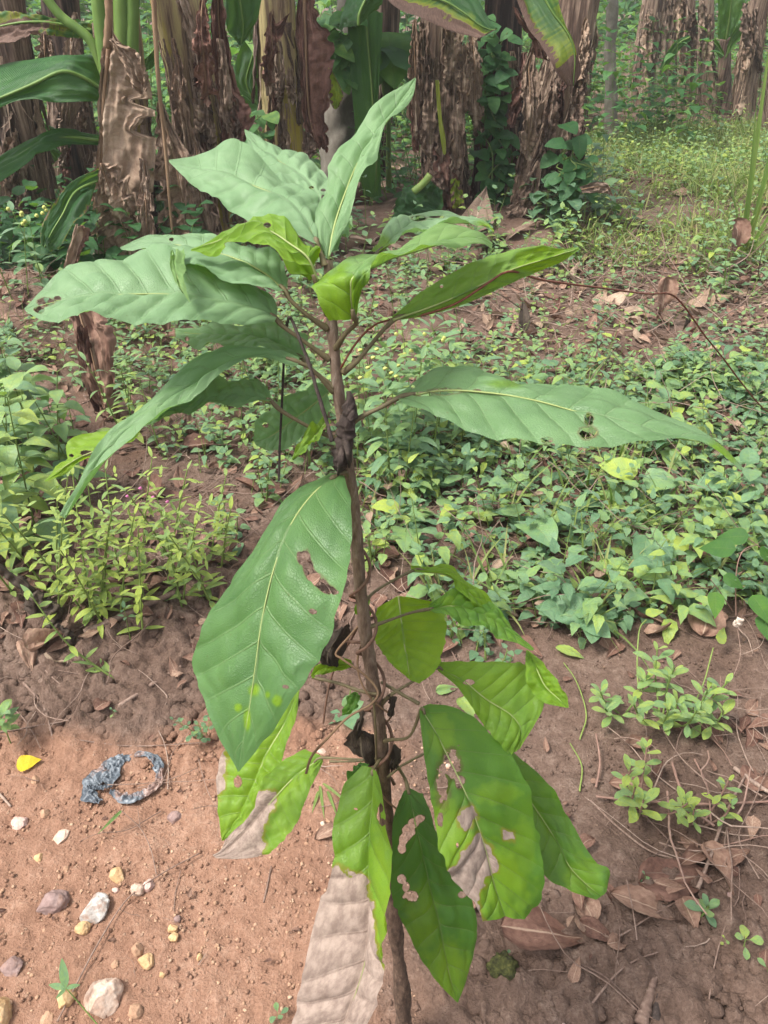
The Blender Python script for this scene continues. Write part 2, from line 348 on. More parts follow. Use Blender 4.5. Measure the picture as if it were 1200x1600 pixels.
def soil_mat():
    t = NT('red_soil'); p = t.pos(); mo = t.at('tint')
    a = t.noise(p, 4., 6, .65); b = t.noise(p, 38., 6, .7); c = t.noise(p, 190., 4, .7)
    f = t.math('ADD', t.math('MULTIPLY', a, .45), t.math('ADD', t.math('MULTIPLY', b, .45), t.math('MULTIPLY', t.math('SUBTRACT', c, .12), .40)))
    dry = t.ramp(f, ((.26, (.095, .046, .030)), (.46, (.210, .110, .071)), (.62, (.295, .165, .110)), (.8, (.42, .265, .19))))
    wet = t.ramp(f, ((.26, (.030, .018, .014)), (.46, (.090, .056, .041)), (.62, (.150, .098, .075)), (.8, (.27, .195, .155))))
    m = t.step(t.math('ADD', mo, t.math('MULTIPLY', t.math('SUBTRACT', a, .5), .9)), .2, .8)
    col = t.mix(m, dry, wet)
    gr = t.voro(p, 120., 'F1'); grc = t.n('TexVoronoi', {'Vector': p, 'Scale': 120.}, feature='F1').outputs['Color']
    pick = t.math('MULTIPLY', t.step(t.math('MULTIPLY', grc, 1.), .80, .84), t.math('SUBTRACT', 1., t.step(gr, .25, .42)))
    col = t.mix(t.math('MULTIPLY', pick, t.math('SUBTRACT', .5, t.math('MULTIPLY', m, .32))), col, (.46, .31, .22))
    h = t.math('ADD', t.math('MULTIPLY', b, .9), t.math('ADD', t.math('MULTIPLY', c, .5), t.math('MULTIPLY', pick, .25)))
    return t.done(t.prin(col, .93, .18, t.bump(h, 1., .012)))
M['soil'] = soil_mat()
def stone_mat(name, c0, c1, c2, sc=60.):
    t = NT(name); o = t.obj(); a = t.noise(o, sc, 6, .7); b = t.noise(o, sc*.25, 4, .6, .6)
    f = t.math('ADD', t.math('MULTIPLY', a, .6), t.math('MULTIPLY', b, .5))
    col = t.ramp(f, ((.35, c0), (.55, c1), (.72, c2)))
    col = t.mix(t.step(t.noise(o, sc*.6, 4, .6), .45, .68, 0., .7), col, (.27, .15, .10))
    return t.done(t.prin(col, .85, .25, t.bump(f, .8, .004)))
M['s_white'] = stone_mat('white_stone', (.34, .20, .14), (.50, .37, .29), (.64, .55, .47))
M['s_yellow'] = stone_mat('yellow_stone', (.36, .20, .09), (.50, .33, .17), (.66, .52, .34))
M['s_grey'] = stone_mat('grey_stone', (.14, .085, .075), (.24, .165, .15), (.36, .27, .25))
M['s_brown'] = stone_mat('brown_stone', (.22, .12, .075), (.36, .22, .14), (.52, .38, .27))
M['s_pink'] = stone_mat('pink_stone', (.35, .20, .16), (.52, .36, .31), (.66, .54, .49))
M['s_mott'] = stone_mat('mottled_stone', (.13, .11, .10), (.40, .37, .34), (.78, .76, .73), 90.)
def plastic_mat():
    t = NT('blue_grey_plastic'); o = t.obj(); a = t.noise(o, 45., 5, .7); d = t.noise(o, 18., 4, .6)
    col = t.ramp(a, ((.3, (.030, .038, .048)), (.5, (.085, .102, .122)), (.7, (.20, .225, .25))))
    col = t.mix(t.step(d, .54, .66, 0., .75), col, (.25, .14, .10))
    return t.done(t.prin(col, .38, .55, t.bump(a, .7, .004)))
M['plastic'] = plastic_mat()
def plain(name, c, rough=.6):
    t = NT(name); a = t.noise(t.obj(), 80., 3); return t.done(t.prin(t.mix(a, tuple(x*.75 for x in c), tuple(min(1, x*1.2) for x in c)), rough, .3))
M['yellow'] = leaf_mat('yellow_fallen_leaf', ((0., (.55, .38, .01)), (1., (.70, .52, .02))), 6, 1.2, yel=(.66, .47, .012), trans=.2, tcol=(.7, .5, .02), rough=.5, veincol=(.55, .40, .05), veinamt=.3)
M['flower'] = plain('pale_flower', (.42, .44, .12)); M['pink'] = plain('pink_flower', (.55, .16, .34)); M['fluff'] = plain('seed_fluff', (.60, .48, .40), .9)
# ---------------------------------------------------------------- ground
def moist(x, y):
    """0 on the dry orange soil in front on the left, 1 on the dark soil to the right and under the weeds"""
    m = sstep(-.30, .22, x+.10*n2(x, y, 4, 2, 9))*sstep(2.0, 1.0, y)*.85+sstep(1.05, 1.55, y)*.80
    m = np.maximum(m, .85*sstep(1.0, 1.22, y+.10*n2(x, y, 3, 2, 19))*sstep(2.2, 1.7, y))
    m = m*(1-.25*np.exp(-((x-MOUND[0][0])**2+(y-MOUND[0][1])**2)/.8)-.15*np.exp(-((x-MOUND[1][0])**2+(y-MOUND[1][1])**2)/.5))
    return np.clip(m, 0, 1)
def clump(x, y):
    """how cloddy the soil is"""
    a = sstep(.95, 1.25, y)*sstep(2.2, 1.6, y)*sstep(.0, -.2, x)
    b = sstep(.0, .15, x)*sstep(.95, .6, y)
    return np.clip(a+b*.8+.12*sstep(1.5, 1.9, y), 0, 1)
def build_ground():
    ys = np.r_[np.linspace(-2.5, .28, 24, endpoint=False), np.linspace(.28, 2.2, 300, endpoint=False), 2.2+np.cumsum(np.geomspace(.0075, .9, 210))]
    t = np.linspace(-1, 1, 521); s = np.sign(t)*(np.abs(t)*1.05+np.maximum(0, np.abs(t)-.75)**2*28)
    X = s[None]*(.5+.62*np.maximum(ys, 0))[:, None]; Y = np.repeat(ys[:, None], len(s), 1)
    Z = hgt(X, Y); c = clump(X, Y); near = sstep(7, 3, Y)
    fine = .35*n2(X, Y, 9, 3, 5)*.012+n2(X, Y, 26, 3, 6)*.0055+n2(X, Y, 70, 2, 7)*.0022
    lump = np.abs(n2(X, Y, 16, 2, 8)); lump2 = np.abs(n2(X, Y, 34, 2, 12))
    Z = Z+near*(fine*(1.25+1.2*c)+c*(.045*(.45-lump)+.026*(.4-lump2)))
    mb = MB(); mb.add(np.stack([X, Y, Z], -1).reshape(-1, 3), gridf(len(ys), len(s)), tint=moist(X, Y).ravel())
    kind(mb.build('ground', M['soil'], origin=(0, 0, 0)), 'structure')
build_ground()

_ico = {}
def ico(sub):
    if sub not in _ico:
        import bmesh
        b = bmesh.new(); bmesh.ops.create_icosphere(b, subdivisions=sub, radius=1)
        _ico[sub] = (np.array([v.co[:] for v in b.verts]), np.array([[v.index for v in f.verts] for f in b.faces])); b.free()
    return _ico[sub]
def rotm(n):
    q = rng.normal(size=(n, 4)); q /= np.linalg.norm(q, axis=1)[:, None]; w, x, y, z = q.T
    return np.stack([np.stack([1-2*(y*y+z*z), 2*(x*y-z*w), 2*(x*z+y*w)], -1), np.stack([2*(x*y+z*w), 1-2*(x*x+z*z), 2*(y*z-x*w)], -1), np.stack([2*(x*z-y*w), 2*(y*z+x*w), 1-2*(x*x+y*y)], -1)], 1)
def lumps(mb, pts, size, sub=2, rough=.35, sink=.3, flat=.75):
    V, Fc = ico(sub); n = len(pts); Q = rotm(n)
    q = V[None]*1.4+(np.arange(n)*7.7)[:, None, None]
    r = 1+rough*fbm(q, 2, 21)+rough*.5*vnoise(q*2.7, 4)
    v = (V[None]*r[..., None])@Q.transpose(0, 2, 1)*(size[:, None, None])
    v[..., 2] *= flat; v = v+pts[:, None]; v[..., 2] += (size*(1-2*sink)*flat)[:, None]*.5
    mb.add(v.reshape(-1, 3), (Fc[None]+(np.arange(n)*len(V))[:, None, None]).reshape(-1, 3), tint=np.repeat(moist(pts[:, 0], pts[:, 1]), len(V)))
mb = MB()
lo, hi = np.array([-1.5, .3]), np.array([1.5, 2.6])
q = lo+rng.random((70000, 2))*(hi-lo); c = clump(q[:, 0], q[:, 1]); q = q[rng.random(len(q)) < .22+.8*c]
pts = np.column_stack([q, hgt(q[:, 0], q[:, 1])]); sz = .0022+.017*rng.random(len(q))**3.*(.07+1.0*clump(q[:, 0], q[:, 1]))+.002*rng.random(len(q))
lumps(mb, pts[sz < .006], sz[sz < .006], 1); lumps(mb, pts[sz >= .006], sz[sz >= .006], 2)
kind(mb.build('soil_crumbs', M['soil'], origin=(0, 0, 0)), 'stuff')
# small grit on the bare soil
mb = MB(); q = np.array([-1.2, .3])+rng.random((4200, 2))*np.array([1.35, .85]); pts = np.column_stack([q, hgt(q[:, 0], q[:, 1])])
lumps(mb, pts, .0012+.0026*rng.random(len(q))**3, 2, .5)
kind(mb.build('grit', M['s_brown'], origin=(0, 0, 0)), 'stuff')
# ---------------------------------------------------------------- the sapling
STEM = [(634, 1640, .520), (629, 1560, .527), (621, 1480, .533), (612, 1400, .540), (606, 1310, .546), (600, 1210, .552), (591, 1120, .557), (577, 1030, .562), (568, 960, .566), (560, 880, .570), (553, 800, .574),
        (543, 720, .578), (535, 660, .581), (527, 600, .584), (521, 530, .588), (516, 460, .592), (513, 405, .595)]
STW = np.array([PY(*p) for p in STEM]); g0 = G(634, 1655)
STW = np.vstack([[STW[0][0]+.004, STW[0][1]-.004, float(hgt(STW[0][0], STW[0][1]))-.03], STW])
_sd = [(p[1], float((w-CAM)@FWD)) for p, w in zip(STEM, STW[1:])][::-1]
def sd(y): return float(np.interp(y, [a for a, _ in _sd], [b for _, b in _sd]))
sapling = tag(empty('sapling', (STW[1][0], STW[1][1], float(hgt(STW[1][0], STW[1][1])))), 'tall sapling with large broad leaves, some half dried and eaten, on a slender stem', 'sapling')
mb = MB()
p = spline(STW, 260); u = np.linspace(0, 1, 260)
tw = sstep(.02, .10, u)*sstep(.62, .5, u)
rad = np.interp(u, [0, .10, .25, .45, .6, .68, .8, .92, 1], [.0160, .0126, .0092, .0084, .0072, .0064, .0056, .0048, .0038])
rad = rad*(1+.05*vnoise(np.stack([u*60, u*0, u*0], -1), 3))
def stem_tube(mb, p, rad, tw, sides=26):
    k = len(p); t = unit(np.gradient(p, axis=0)); a = unit(np.cross(t, [0, 1.0, 0])); b = np.cross(t, a); th = np.linspace(0, 2*np.pi, sides, endpoint=False)
    uu = np.linspace(0, 1, k)[:, None]
    rr = rad[:, None]*(1+tw[:, None]*.17*np.sin(2*th[None]+uu*46)+.10*vnoise(np.stack(np.broadcast_arrays(uu*55, np.cos(th)[None]*2, np.sin(th)[None]*2), -1), 5)+.06*vnoise(np.stack(np.broadcast_arrays(uu*160, np.cos(th)[None]*3, np.sin(th)[None]*3), -1), 6))
    v = p[:, None]+rr[..., None]*(np.cos(th)[None, :, None]*a[:, None]+np.sin(th)[None, :, None]*b[:, None])
    i = np.arange(k-1)[:, None]*sides; j = np.arange(sides)[None]; j2 = (j+1) % sides
    f = np.stack(np.broadcast_arrays(i+j, i+j2, i+sides+j2, i+sides+j), -1).reshape(-1, 4)
    mb.add(v, f, lu=np.repeat(np.linspace(0, 1, k), sides), lv=np.tile(np.cos(th), k), tint=np.repeat(np.interp(np.linspace(0, 1, k), [0, .5, .75, 1], [.3, .3, .62, .8]), sides))
stem_tube(mb, p, rad, tw)
# leaf scars: small raised rings where older stalks fell off
stem = mb.build('stem', M['sapstem'], sapling)
mb = MB()
q = np.array([P(x, y, sd(y)-.010) for x, y in ((531, 735), (534, 712), (538, 690), (542, 665), (546, 640), (546, 622), (545, 612))])
tube(mb, q, .0078, .005, 18, 60, wob=.35, rprof=[.5, 1.0, 1.15, 1.0, 1.25, 1.2, .9, .35], seed=4)
for sx, (x0, y0, x1, y1) in enumerate(((534, 700, 528, 742), (547, 655, 552, 640), (541, 690, 546, 730))):
    tube(mb, [P(x0, y0, sd(y0)-.018), P((x0+x1)/2+1, (y0+y1)/2, sd(y0)-.020), P(x1, y1, sd(y1)-.014)], .0032, .001, 8, 12, wob=.4, seed=sx)
mb.build('bark_scar', M['scar'], sapling)

def sap_leaf(rows, d, slope=(1., -1.), pet=None, tint=.4, yel=0., under=False, holes=(), dry=(), yells=(), label=None, nu=150, nv=45, quilt=.0032, nve=10, pr=.0022, wave=.004, puff=1.0, seed=[0], base_d=0.0, bow=0.0, bloom=None):
    seed[0] += 1; sdn = seed[0]
    rows = np.array(rows, float); k = len(rows); yb = rows[0, 3]
    dd = sd(yb)+base_d+np.interp(np.linspace(0, 1, k), np.linspace(0, 1, len(d)), d)
    def side(ix, s):
        e = rows[:, ix:ix+2]; m = rows[:, 2:4]; w = np.linalg.norm(e-m, axis=1)*dd/F
        sl = np.interp(np.linspace(0, 1, k), np.linspace(0, 1, len(np.atleast_1d(s))), np.atleast_1d(s))
        return np.array([P(e[i, 0], e[i, 1], dd[i]+sl[i]*w[i]) for i in range(k)])
    Mi = np.array([P(rows[i, 2], rows[i, 3], dd[i]) for i in range(k)])
    Le, Ri = side(0, slope[0]), side(4, slope[1])
    Mi, Le, Ri = splinek(Mi, nu), splinek(Le, nu), splinek(Ri, nu)
    v = np.linspace(-1, 1, nv); u = np.r_[0, np.cumsum(np.linalg.norm(np.diff(Mi, axis=0), axis=1))]; u /= u[-1]
    V = v[None, :, None]
    g = np.where(V < 0, Mi[:, None]*(1+V)-Le[:, None]*V, Mi[:, None]*(1-V)+Ri[:, None]*V)
    def normal(g):
        gu = np.gradient(g, axis=0); gv = np.gradient(g, axis=1); n = unit(np.cross(gu, gv)); return n
    n = normal(g); toc = unit(CAM-g)
    sgn = np.sign(np.sum(n*toc)); n = n*(sgn if sgn else 1)*(-1 if under else 1)
    U = u[:, None]; A = np.abs(v)[None]
    wid = (np.linalg.norm(Le-Mi, axis=1)+np.linalg.norm(Ri-Mi, axis=1))/2; wn = np.clip(wid/(wid.max()+1e-9), 0, 1)[:, None]
    ph = U*nve-(A**.85)*1.15
    q3 = np.stack(np.broadcast_arrays(U*3.2+sdn*9.1, v[None]*1.4, U*0+.3), -1)
    q4 = np.stack(np.broadcast_arrays(U*9+sdn*5.1, v[None]*3.0, U*0+.7), -1)
    disp = quilt*.78*(np.abs(np.sin(np.pi*ph))**.6-.5)*wn*np.minimum(1, A*5)*(1-.45*A**3)
    disp = disp+.0022*np.minimum(1, A*4)*wn*puff+.0035*fbm(q4, 2, 4)*wn+.007*vnoise(q3, 2)*(.3+.7*A)*wn
    disp = disp+wave*np.sin(U*17+sdn+v[None]*1.3)*A**2.2*wn-.0035*np.exp(-(A/.07)**2)*wn*.6 + bow*(A**2)*wn
    g = g+n*disp[..., None]
    edge = 1+.035*vnoise(np.stack(np.broadcast_arrays(U*26+sdn, np.sign(v)[None]*3+U*0, U*0), -1), 8)
    g = Mi[:, None]+(g-Mi[:, None])*np.where(A > .8, edge, 1)[..., None]
    fl = g.reshape(-1, 3); px_ = pix(fl); pn = np.column_stack([px_*.075, np.zeros(len(px_))+sdn])
    jit = fbm(pn, 3, 9)
    hole = np.zeros(len(fl)); dr = np.zeros(len(fl)); ye = np.zeros(len(fl))+yel
    for (hx, hy, rx, ry) in holes:
        r = np.hypot((px_[:, 0]-hx)/rx, (px_[:, 1]-hy)/ry); hole = np.maximum(hole, np.clip(.5+(1-r+.55*jit)*.5*min(1, 8/max(rx, ry))*1.6, 0, 1)*(r < 2.2))
    hole = np.where(hole < .3, 0, hole)
    for poly in dry:
        s = polysd(poly, px_)+jit*9; dr = np.maximum(dr, np.clip(.5+s/22, 0, 1))
    for (hx, hy, rx, ry, am) in yells:
        r = np.hypot((px_[:, 0]-hx)/rx, (px_[:, 1]-hy)/ry); ye = np.maximum(ye, am*sstep(1.25, .45, r+.35*jit))
    mb = MB(); mb.add(fl, gridf(nu, nv), lu=np.repeat(u, nv), lv=np.tile(v, nu), tint=tint+.12*np.tile(np.ones(nv), nu)*0, dry=dr, hole=hole, yel=ye, bloom=(float(np.interp(yb, [400, 560, 760, 900], [.66, .48, .13, 0.])) if bloom is None else bloom)*(1-np.clip(ye*1.6, 0, 1)))  # painted sky sheen: strongest on crown leaves, none on the low ones
    # the raised midrib
    o = mb.build('leaf', M['sap'], sapling)
    if label: o['label'] = label
    rb = MB(); mid = Mi-n[:, nv//2]*.0016
    tube(rb, mid[:int(nu*.93):3], .0010, .0002, 6, tint=.9); rb.build('midrib', M['rib'], o)
    if pet:
        pts = [Mi[2]]; kk = len(pet); d0 = dd[0]
        for i, (x, y) in enumerate(pet):
            f = (i+1)/kk; pts.append(P(x, y, d0*(1-f)+(sd(y)-.002)*f))
        pb = MB(); tube(pb, [Mi[8]]+pts, pr*.82, pr*1.02, 10, 40, wob=.06, rprof=[.9, 1.35, 1.0, .9, .9, 1.0, 1.35, 1.5], tint=.5); pb.build('petiole', M['petiole'], o)
    return o

# --- crown, from the top down; every row is left edge, midrib, right edge (photo pixels), base to tip
sap_leaf([(507, 398, 512, 404, 517, 400), (494, 356, 521, 352, 545, 345), (505, 305, 538, 300, 568, 290), (521, 263, 559, 250, 588, 252), (548, 218, 588, 208, 602, 206), (580, 180, 612, 178, 629, 180), (615, 150, 635, 147, 646, 152), (649, 121, 649, 122, 650, 124)],
         [0, .005, .015, .03, .045, .06, .07, .08], (.2, -.5), tint=.50, yel=.10, quilt=.0016, wave=.003)
sap_leaf([(500, 395, 505, 398, 520, 400), (520, 372, 522, 370, 540, 372), (528, 356, 534, 352, 549, 352), (538, 342, 543, 340, 552, 340)], [0, .01, .03, .04], (.5, -.5), tint=.45, base_d=.02, nu=60, nv=21)
sap_leaf([(500, 398, 498, 385, 492, 380), (505, 355, 478, 345, 440, 358), (492, 318, 440, 308, 405, 350), (445, 272, 390, 285, 355, 328), (378, 238, 335, 268, 312, 297), (318, 243, 295, 260, 285, 275), (264, 250, 264, 252, 265, 254)],
         [-.005, .005, .02, .035, .045, .06, .07], (1.0, -.7), pet=[(508, 415)], tint=.42, yel=.05, quilt=.0036, holes=())
sap_leaf([(515, 392, 508, 385, 500, 384), (522, 320, 502, 318, 485, 330), (514, 284, 482, 286, 462, 318), (492, 262, 455, 262, 430, 292), (462, 246, 428, 244, 402, 268), (425, 226, 404, 228, 388, 246), (382, 203, 382, 206, 384, 212)],
         [.0, .02, .04, .06, .08, .10, .11], (1.0, -.8), tint=.46, base_d=.035, quilt=.005, holes=[(487, 293, 5, 3), (480, 303, 8, 6), (505, 297, 4, 2), (505, 308, 3, 3)])
sap_leaf([(498, 404, 494, 440, 480, 436), (500, 382, 480, 405, 455, 426), (474, 366, 455, 385, 430, 397), (442, 346, 425, 365, 400, 373), (404, 336, 395, 352, 372, 377), (352, 363, 345, 378, 330, 392), (298, 389, 298, 391, 300, 393)],
         [-.02, -.03, -.03, -.025, -.02, -.015, -.01], (.7, -.4), pet=[(505, 465), (512, 490)], tint=.72, yel=.62, under=True, holes=[(418, 352, 6, 4), (360, 383, 9, 4), (400, 392, 6, 4)])
sap_leaf([(452, 432, 447, 455, 432, 459), (436, 398, 415, 425, 385, 446), (395, 377, 365, 400, 325, 431), (335, 368, 305, 385, 275, 412), (280, 362, 260, 378, 240, 400), (232, 369, 222, 380, 212, 393), (188, 386, 188, 388, 190, 390)],
         [-.005, .0, .01, .02, .03, .04, .045], (1.3, -1.1), pet=[(455, 470), (480, 492), (512, 514)], tint=.36, holes=[(268, 374, 3, 2)], pr=.0019)
sap_leaf([(268, 398, 273, 398, 290, 396), (265, 412, 272, 415, 288, 412), (271, 432, 277, 435, 287, 430), (281, 452, 284, 455, 290, 448), (297, 473, 298, 474, 298, 472)], [.01, -.02, -.03, -.035, -.04], (.3, -.3), tint=.7, yel=.3, nu=60, nv=15, quilt=.001, wave=.002)
sap_leaf([(432, 484, 432, 496, 428, 504), (415, 462, 400, 482, 392, 506), (345, 430, 335, 466, 325, 509), (262, 402, 258, 457, 245, 511), (185, 393, 180, 458, 165, 511), (115, 415, 115, 464, 105, 508), (70, 448, 72, 472, 68, 502), (38, 481, 39, 484, 42, 488)],
         [-.005, -.012, -.022, -.03, -.035, -.035, -.03, -.025], (1.25, -1.0), pet=[(440, 508), (470, 530), (515, 562)], tint=.40, quilt=.0062, holes=[(72, 472, 13, 6), (60, 484, 7, 5), (90, 466, 6, 4)], pr=.0019)
sap_leaf([(482, 533, 474, 560, 462, 566), (440, 513, 420, 532, 400, 553), (385, 508, 370, 524, 350, 546), (330, 508, 320, 520, 306, 541), (275, 512, 274, 516, 275, 528)],
         [.0, .01, .02, .03, .035], (1.4, -1.3), pet=[(482, 572), (522, 606)], tint=.44, quilt=.003, holes=[(292, 530, 4, 4), (340, 538, 3, 2)], pr=.0018, base_d=.012)
sap_leaf([(466, 560, 468, 566, 464, 570), (420, 543, 410, 552, 400, 562), (350, 552, 345, 572, 335, 598), (270, 593, 280, 615, 290, 632), (206, 655, 224, 656, 246, 648), (158, 704, 168, 707, 186, 690), (128, 745, 136, 750, 148, 735), (98, 806, 101, 810, 106, 800)],
         [-.01, -.015, -.025, -.035, -.045, -.055, -.06, -.06], (.9, -.9), pet=[(488, 578), (521, 612)], tint=.42, quilt=.0025, pr=.0018)
sap_leaf([(215, 660, 216, 666, 222, 668), (180, 662, 186, 680, 200, 690), (106, 688, 150, 706, 160, 708), (98, 712, 120, 720, 128, 724), (68, 750, 70, 752, 73, 752)], [-.045, -.05, -.055, -.06, -.065], (.6, -.3), tint=.75, yel=.75, under=True, holes=[(132, 708, 9, 5), (112, 712, 4, 3)], nu=90, nv=31, quilt=.002)
sap_leaf([(418, 606, 424, 625, 420, 630), (392, 595, 385, 620, 375, 631), (340, 596, 325, 622, 315, 636), (280, 620, 268, 642, 262, 652), (228, 652, 230, 660, 232, 663)], [-.01, -.015, -.025, -.035, -.04], (1.2, -.9), pet=[(440, 642), (485, 668), (530, 688)], tint=.22, quilt=.003, pr=.0018)
sap_leaf([(522, 603, 512, 612, 520, 640), (485, 606, 482, 636, 495, 675), (440, 630, 448, 662, 452, 703), (408, 655, 420, 682, 425, 706), (396, 688, 398, 692, 402, 697)], [.02, .03, .04, .05, .055], (.3, -.4), tint=.40, base_d=.01, holes=[(415, 664, 5, 4)], quilt=.004)
sap_leaf([(508, 652, 512, 655, 517, 660), (485, 672, 492, 680, 500, 684), (468, 695, 474, 700, 482, 698), (456, 716, 457, 718, 460, 716)], [.005, -.01, -.015, -.02], (.4, -.4), tint=.8, yel=.5, nu=60, nv=17, quilt=.001)
sap_leaf([(516, 499, 553, 498, 564, 473), (493, 462, 548, 458, 573, 447), (489, 434, 553, 428, 586, 417), (545, 410, 590, 408, 618, 407), (622, 384, 650, 390, 668, 396), (692, 360, 705, 374, 716, 389), (742, 361, 745, 372, 748, 385), (768, 380, 769, 383, 767, 391)],
         [-.035, -.05, -.055, -.03, -.01, .005, .012, .02], ((.1, .2, .8, 1.4, 1.4, 1.2), (-.1, -.3, -.8, -1.2, -1.2, -1.)), pet=[(556, 506), (540, 522), (524, 545)], tint=.60, yel=.28, quilt=.0022, pr=.002, yells=[(530, 470, 60, 60, .85)])
sap_leaf([(582, 398, 590, 396, 608, 380), (600, 366, 618, 368, 645, 363), (628, 329, 650, 348, 685, 352), (690, 337, 705, 345, 737, 350), (745, 340, 755, 350, 760, 360), (770, 358, 771, 361, 772, 364)],
         [.03, .05, .07, .08, .085, .08], (1.3, -1.1), tint=.45, base_d=.02, holes=[(655, 341, 12, 4), (680, 339, 10, 2)], yells=[(760, 358, 25, 18, .7), (595, 388, 25, 25, .6)], quilt=.003, pet=[(560, 440), (522, 490)])
sap_leaf([(613, 494, 612, 500, 616, 501), (665, 452, 680, 477, 690, 487), (725, 416, 745, 448, 760, 462), (790, 393, 800, 421, 815, 436), (845, 384, 858, 403, 868, 416), (880, 388, 885, 394, 888, 403), (904, 386, 905, 388, 905, 390)],
         [.0, .02, .035, .05, .06, .068, .07], (-.3, .5), pet=[(595, 520), (560, 562), (536, 582)], tint=.66, yel=.46, under=True, quilt=.0028, holes=[(690, 447, 3, 3)], pr=.002, yells=[(850, 405, 70, 30, .7)])
sap_leaf([(626, 612, 618, 622, 634, 634), (672, 584, 690, 608, 690, 656), (742, 576, 770, 612, 762, 680), (815, 592, 840, 624, 842, 694), (885, 606, 910, 643, 915, 697), (960, 616, 985, 660, 990, 694), (1040, 648, 1060, 682, 1070, 690), (1105, 682, 1118, 694, 1116, 702), (1158, 728, 1160, 736, 1156, 734)],
         [.0, .0, -.01, -.02, -.03, -.04, -.045, -.05, -.055], (1.3, -.95), pet=[(600, 634), (558, 655), (540, 672)], tint=.32, quilt=.0062, holes=[(660, 616, 15, 3), (695, 612, 20, 5), (745, 611, 10, 3), (920, 655, 6, 12), (918, 676, 13, 9), (855, 687, 9, 5), (645, 604, 4, 4)], yells=[(1130, 705, 40, 22, .7), (788, 600, 28, 8, .5)], pr=.0022)
# --- the big leaf hanging in front
sap_leaf([(516, 738, 528, 742, 538, 744), (465, 768, 492, 766, 549, 790), (415, 824, 455, 815, 546, 855), (362, 897, 427, 885, 533, 925), (318, 975, 408, 965, 508, 1000), (294, 1042, 397, 1040, 484, 1058), (312, 1090, 388, 1105, 445, 1120), (340, 1148, 379, 1160, 403, 1170), (370, 1203, 372, 1206, 375, 1204)],
         [-.012, -.03, -.05, -.065, -.07, -.072, -.07, -.065, -.06], (.75, -.55), pet=[(540, 738), (548, 748)], tint=.20, quilt=.0038, holes=[(475, 872, 9, 11), (482, 886, 9, 11), (490, 900, 10, 10), (500, 912, 11, 9), (513, 921, 12, 7), (523, 925, 7, 4), (488, 955, 7, 4), (446, 1073, 6, 4), (400, 1066, 0.5, .5)],
         yells=[(398, 1078, 10, 10, .9), (386, 1126, 6, 20, .9), (372, 1105, 7, 8, .9), (432, 1095, 8, 10, .9), (418, 1085, 5, 6, .8)], nu=190, nv=61, bow=-.004)
sap_leaf([(452, 1078, 466, 1078, 468, 1080), (425, 1120, 445, 1128, 462, 1130), (378, 1150, 415, 1180, 445, 1180), (340, 1190, 395, 1230, 420, 1215), (342, 1250, 375, 1275, 395, 1265), (345, 1300, 352, 1308, 365, 1300), (347, 1313, 348, 1314, 350, 1312)],
         [.02, .0, -.01, -.02, -.025, -.03, -.03], (.3, -.4), tint=.78, yel=.55, quilt=.006, holes=[(372, 1222, 6, 10)], dry=[((330, 1180), (352, 1170), (347, 1240), (328, 1245))], base_d=-.03)
sap_leaf([(478, 1172, 504, 1182, 505, 1190), (440, 1188, 462, 1212, 487, 1230), (410, 1215, 430, 1245, 468, 1275), (386, 1250, 402, 1278, 446, 1312), (365, 1290, 378, 1305, 420, 1333), (345, 1325, 352, 1328, 380, 1342), (332, 1336, 334, 1338, 338, 1341)],
         [.02, .01, .0, -.005, -.01, -.015, -.015], (.5, -.3), pet=[(530, 1185), (575, 1188), (598, 1190)], tint=.70, yel=.35, quilt=.003, dry=[((300, 1345), (395, 1240), (428, 1240), (432, 1252), (415, 1275), (412, 1300), (412, 1340), (380, 1360))], base_d=.03, label='yellow green leaf with a papery beige outer half', pr=.0016)
# --- lower leaves on the right
sap_leaf([(640, 888, 642, 890, 648, 893), (692, 886, 700, 898, 704, 906), (740, 915, 738, 930, 730, 940), (775, 955, 770, 962, 762, 962), (797, 975, 797, 977, 795, 977)], [.04, .05, .06, .07, .075], (.8, -.5), pet=[(600, 915), (575, 935), (568, 960)], tint=.7, yel=.6, nu=90, nv=25, quilt=.002, pr=.0015)
sap_leaf([(672, 944, 668, 952, 676, 958), (705, 928, 712, 946, 712, 972), (752, 938, 755, 962, 750, 985), (790, 968, 792, 985, 782, 998), (834, 1014, 834, 1016, 830, 1017)], [.02, .03, .035, .03, .02], (.9, -.9), pet=[(640, 958), (600, 972), (576, 980)], tint=.48, yel=.15, quilt=.003, yells=[(700, 940, 12, 10, .6)], pr=.0016)
sap_leaf([(652, 935, 622, 931, 590, 950), (690, 948, 626, 965, 586, 990), (697, 995, 630, 1000, 592, 1010), (682, 1045, 636, 1035, 612, 1035), (655, 1068, 640, 1062, 634, 1056)], [.05, .05, .045, .04, .035], (.2, -.2), tint=.80, yel=.62, quilt=.002, under=True, base_d=.0, wave=.002)
sap_leaf([(684, 1034, 680, 1042, 685, 1050), (728, 1034, 722, 1062, 715, 1074), (790, 1036, 760, 1092, 742, 1115), (838, 1048, 800, 1118, 768, 1150), (848, 1092, 815, 1145, 785, 1170), (812, 1170, 803, 1176, 795, 1182)],
         [.01, .015, .02, .02, .015, .01], (.4, -.2), pet=[(650, 1062), (612, 1085), (596, 1100)], tint=.62, yel=.40, quilt=.0035, holes=[(733, 1066, 8, 4)], pr=.0018)
sap_leaf([(822, 1016, 824, 1016, 826, 1017), (822, 1040, 836, 1040, 850, 1036), (826, 1072, 850, 1070, 870, 1060), (845, 1095, 870, 1090, 884, 1082), (885, 1106, 887, 1106, 889, 1105)], [.03, .02, .01, .0, -.005], (.3, -.4), tint=.72, yel=.5, nu=80, nv=23, quilt=.002)
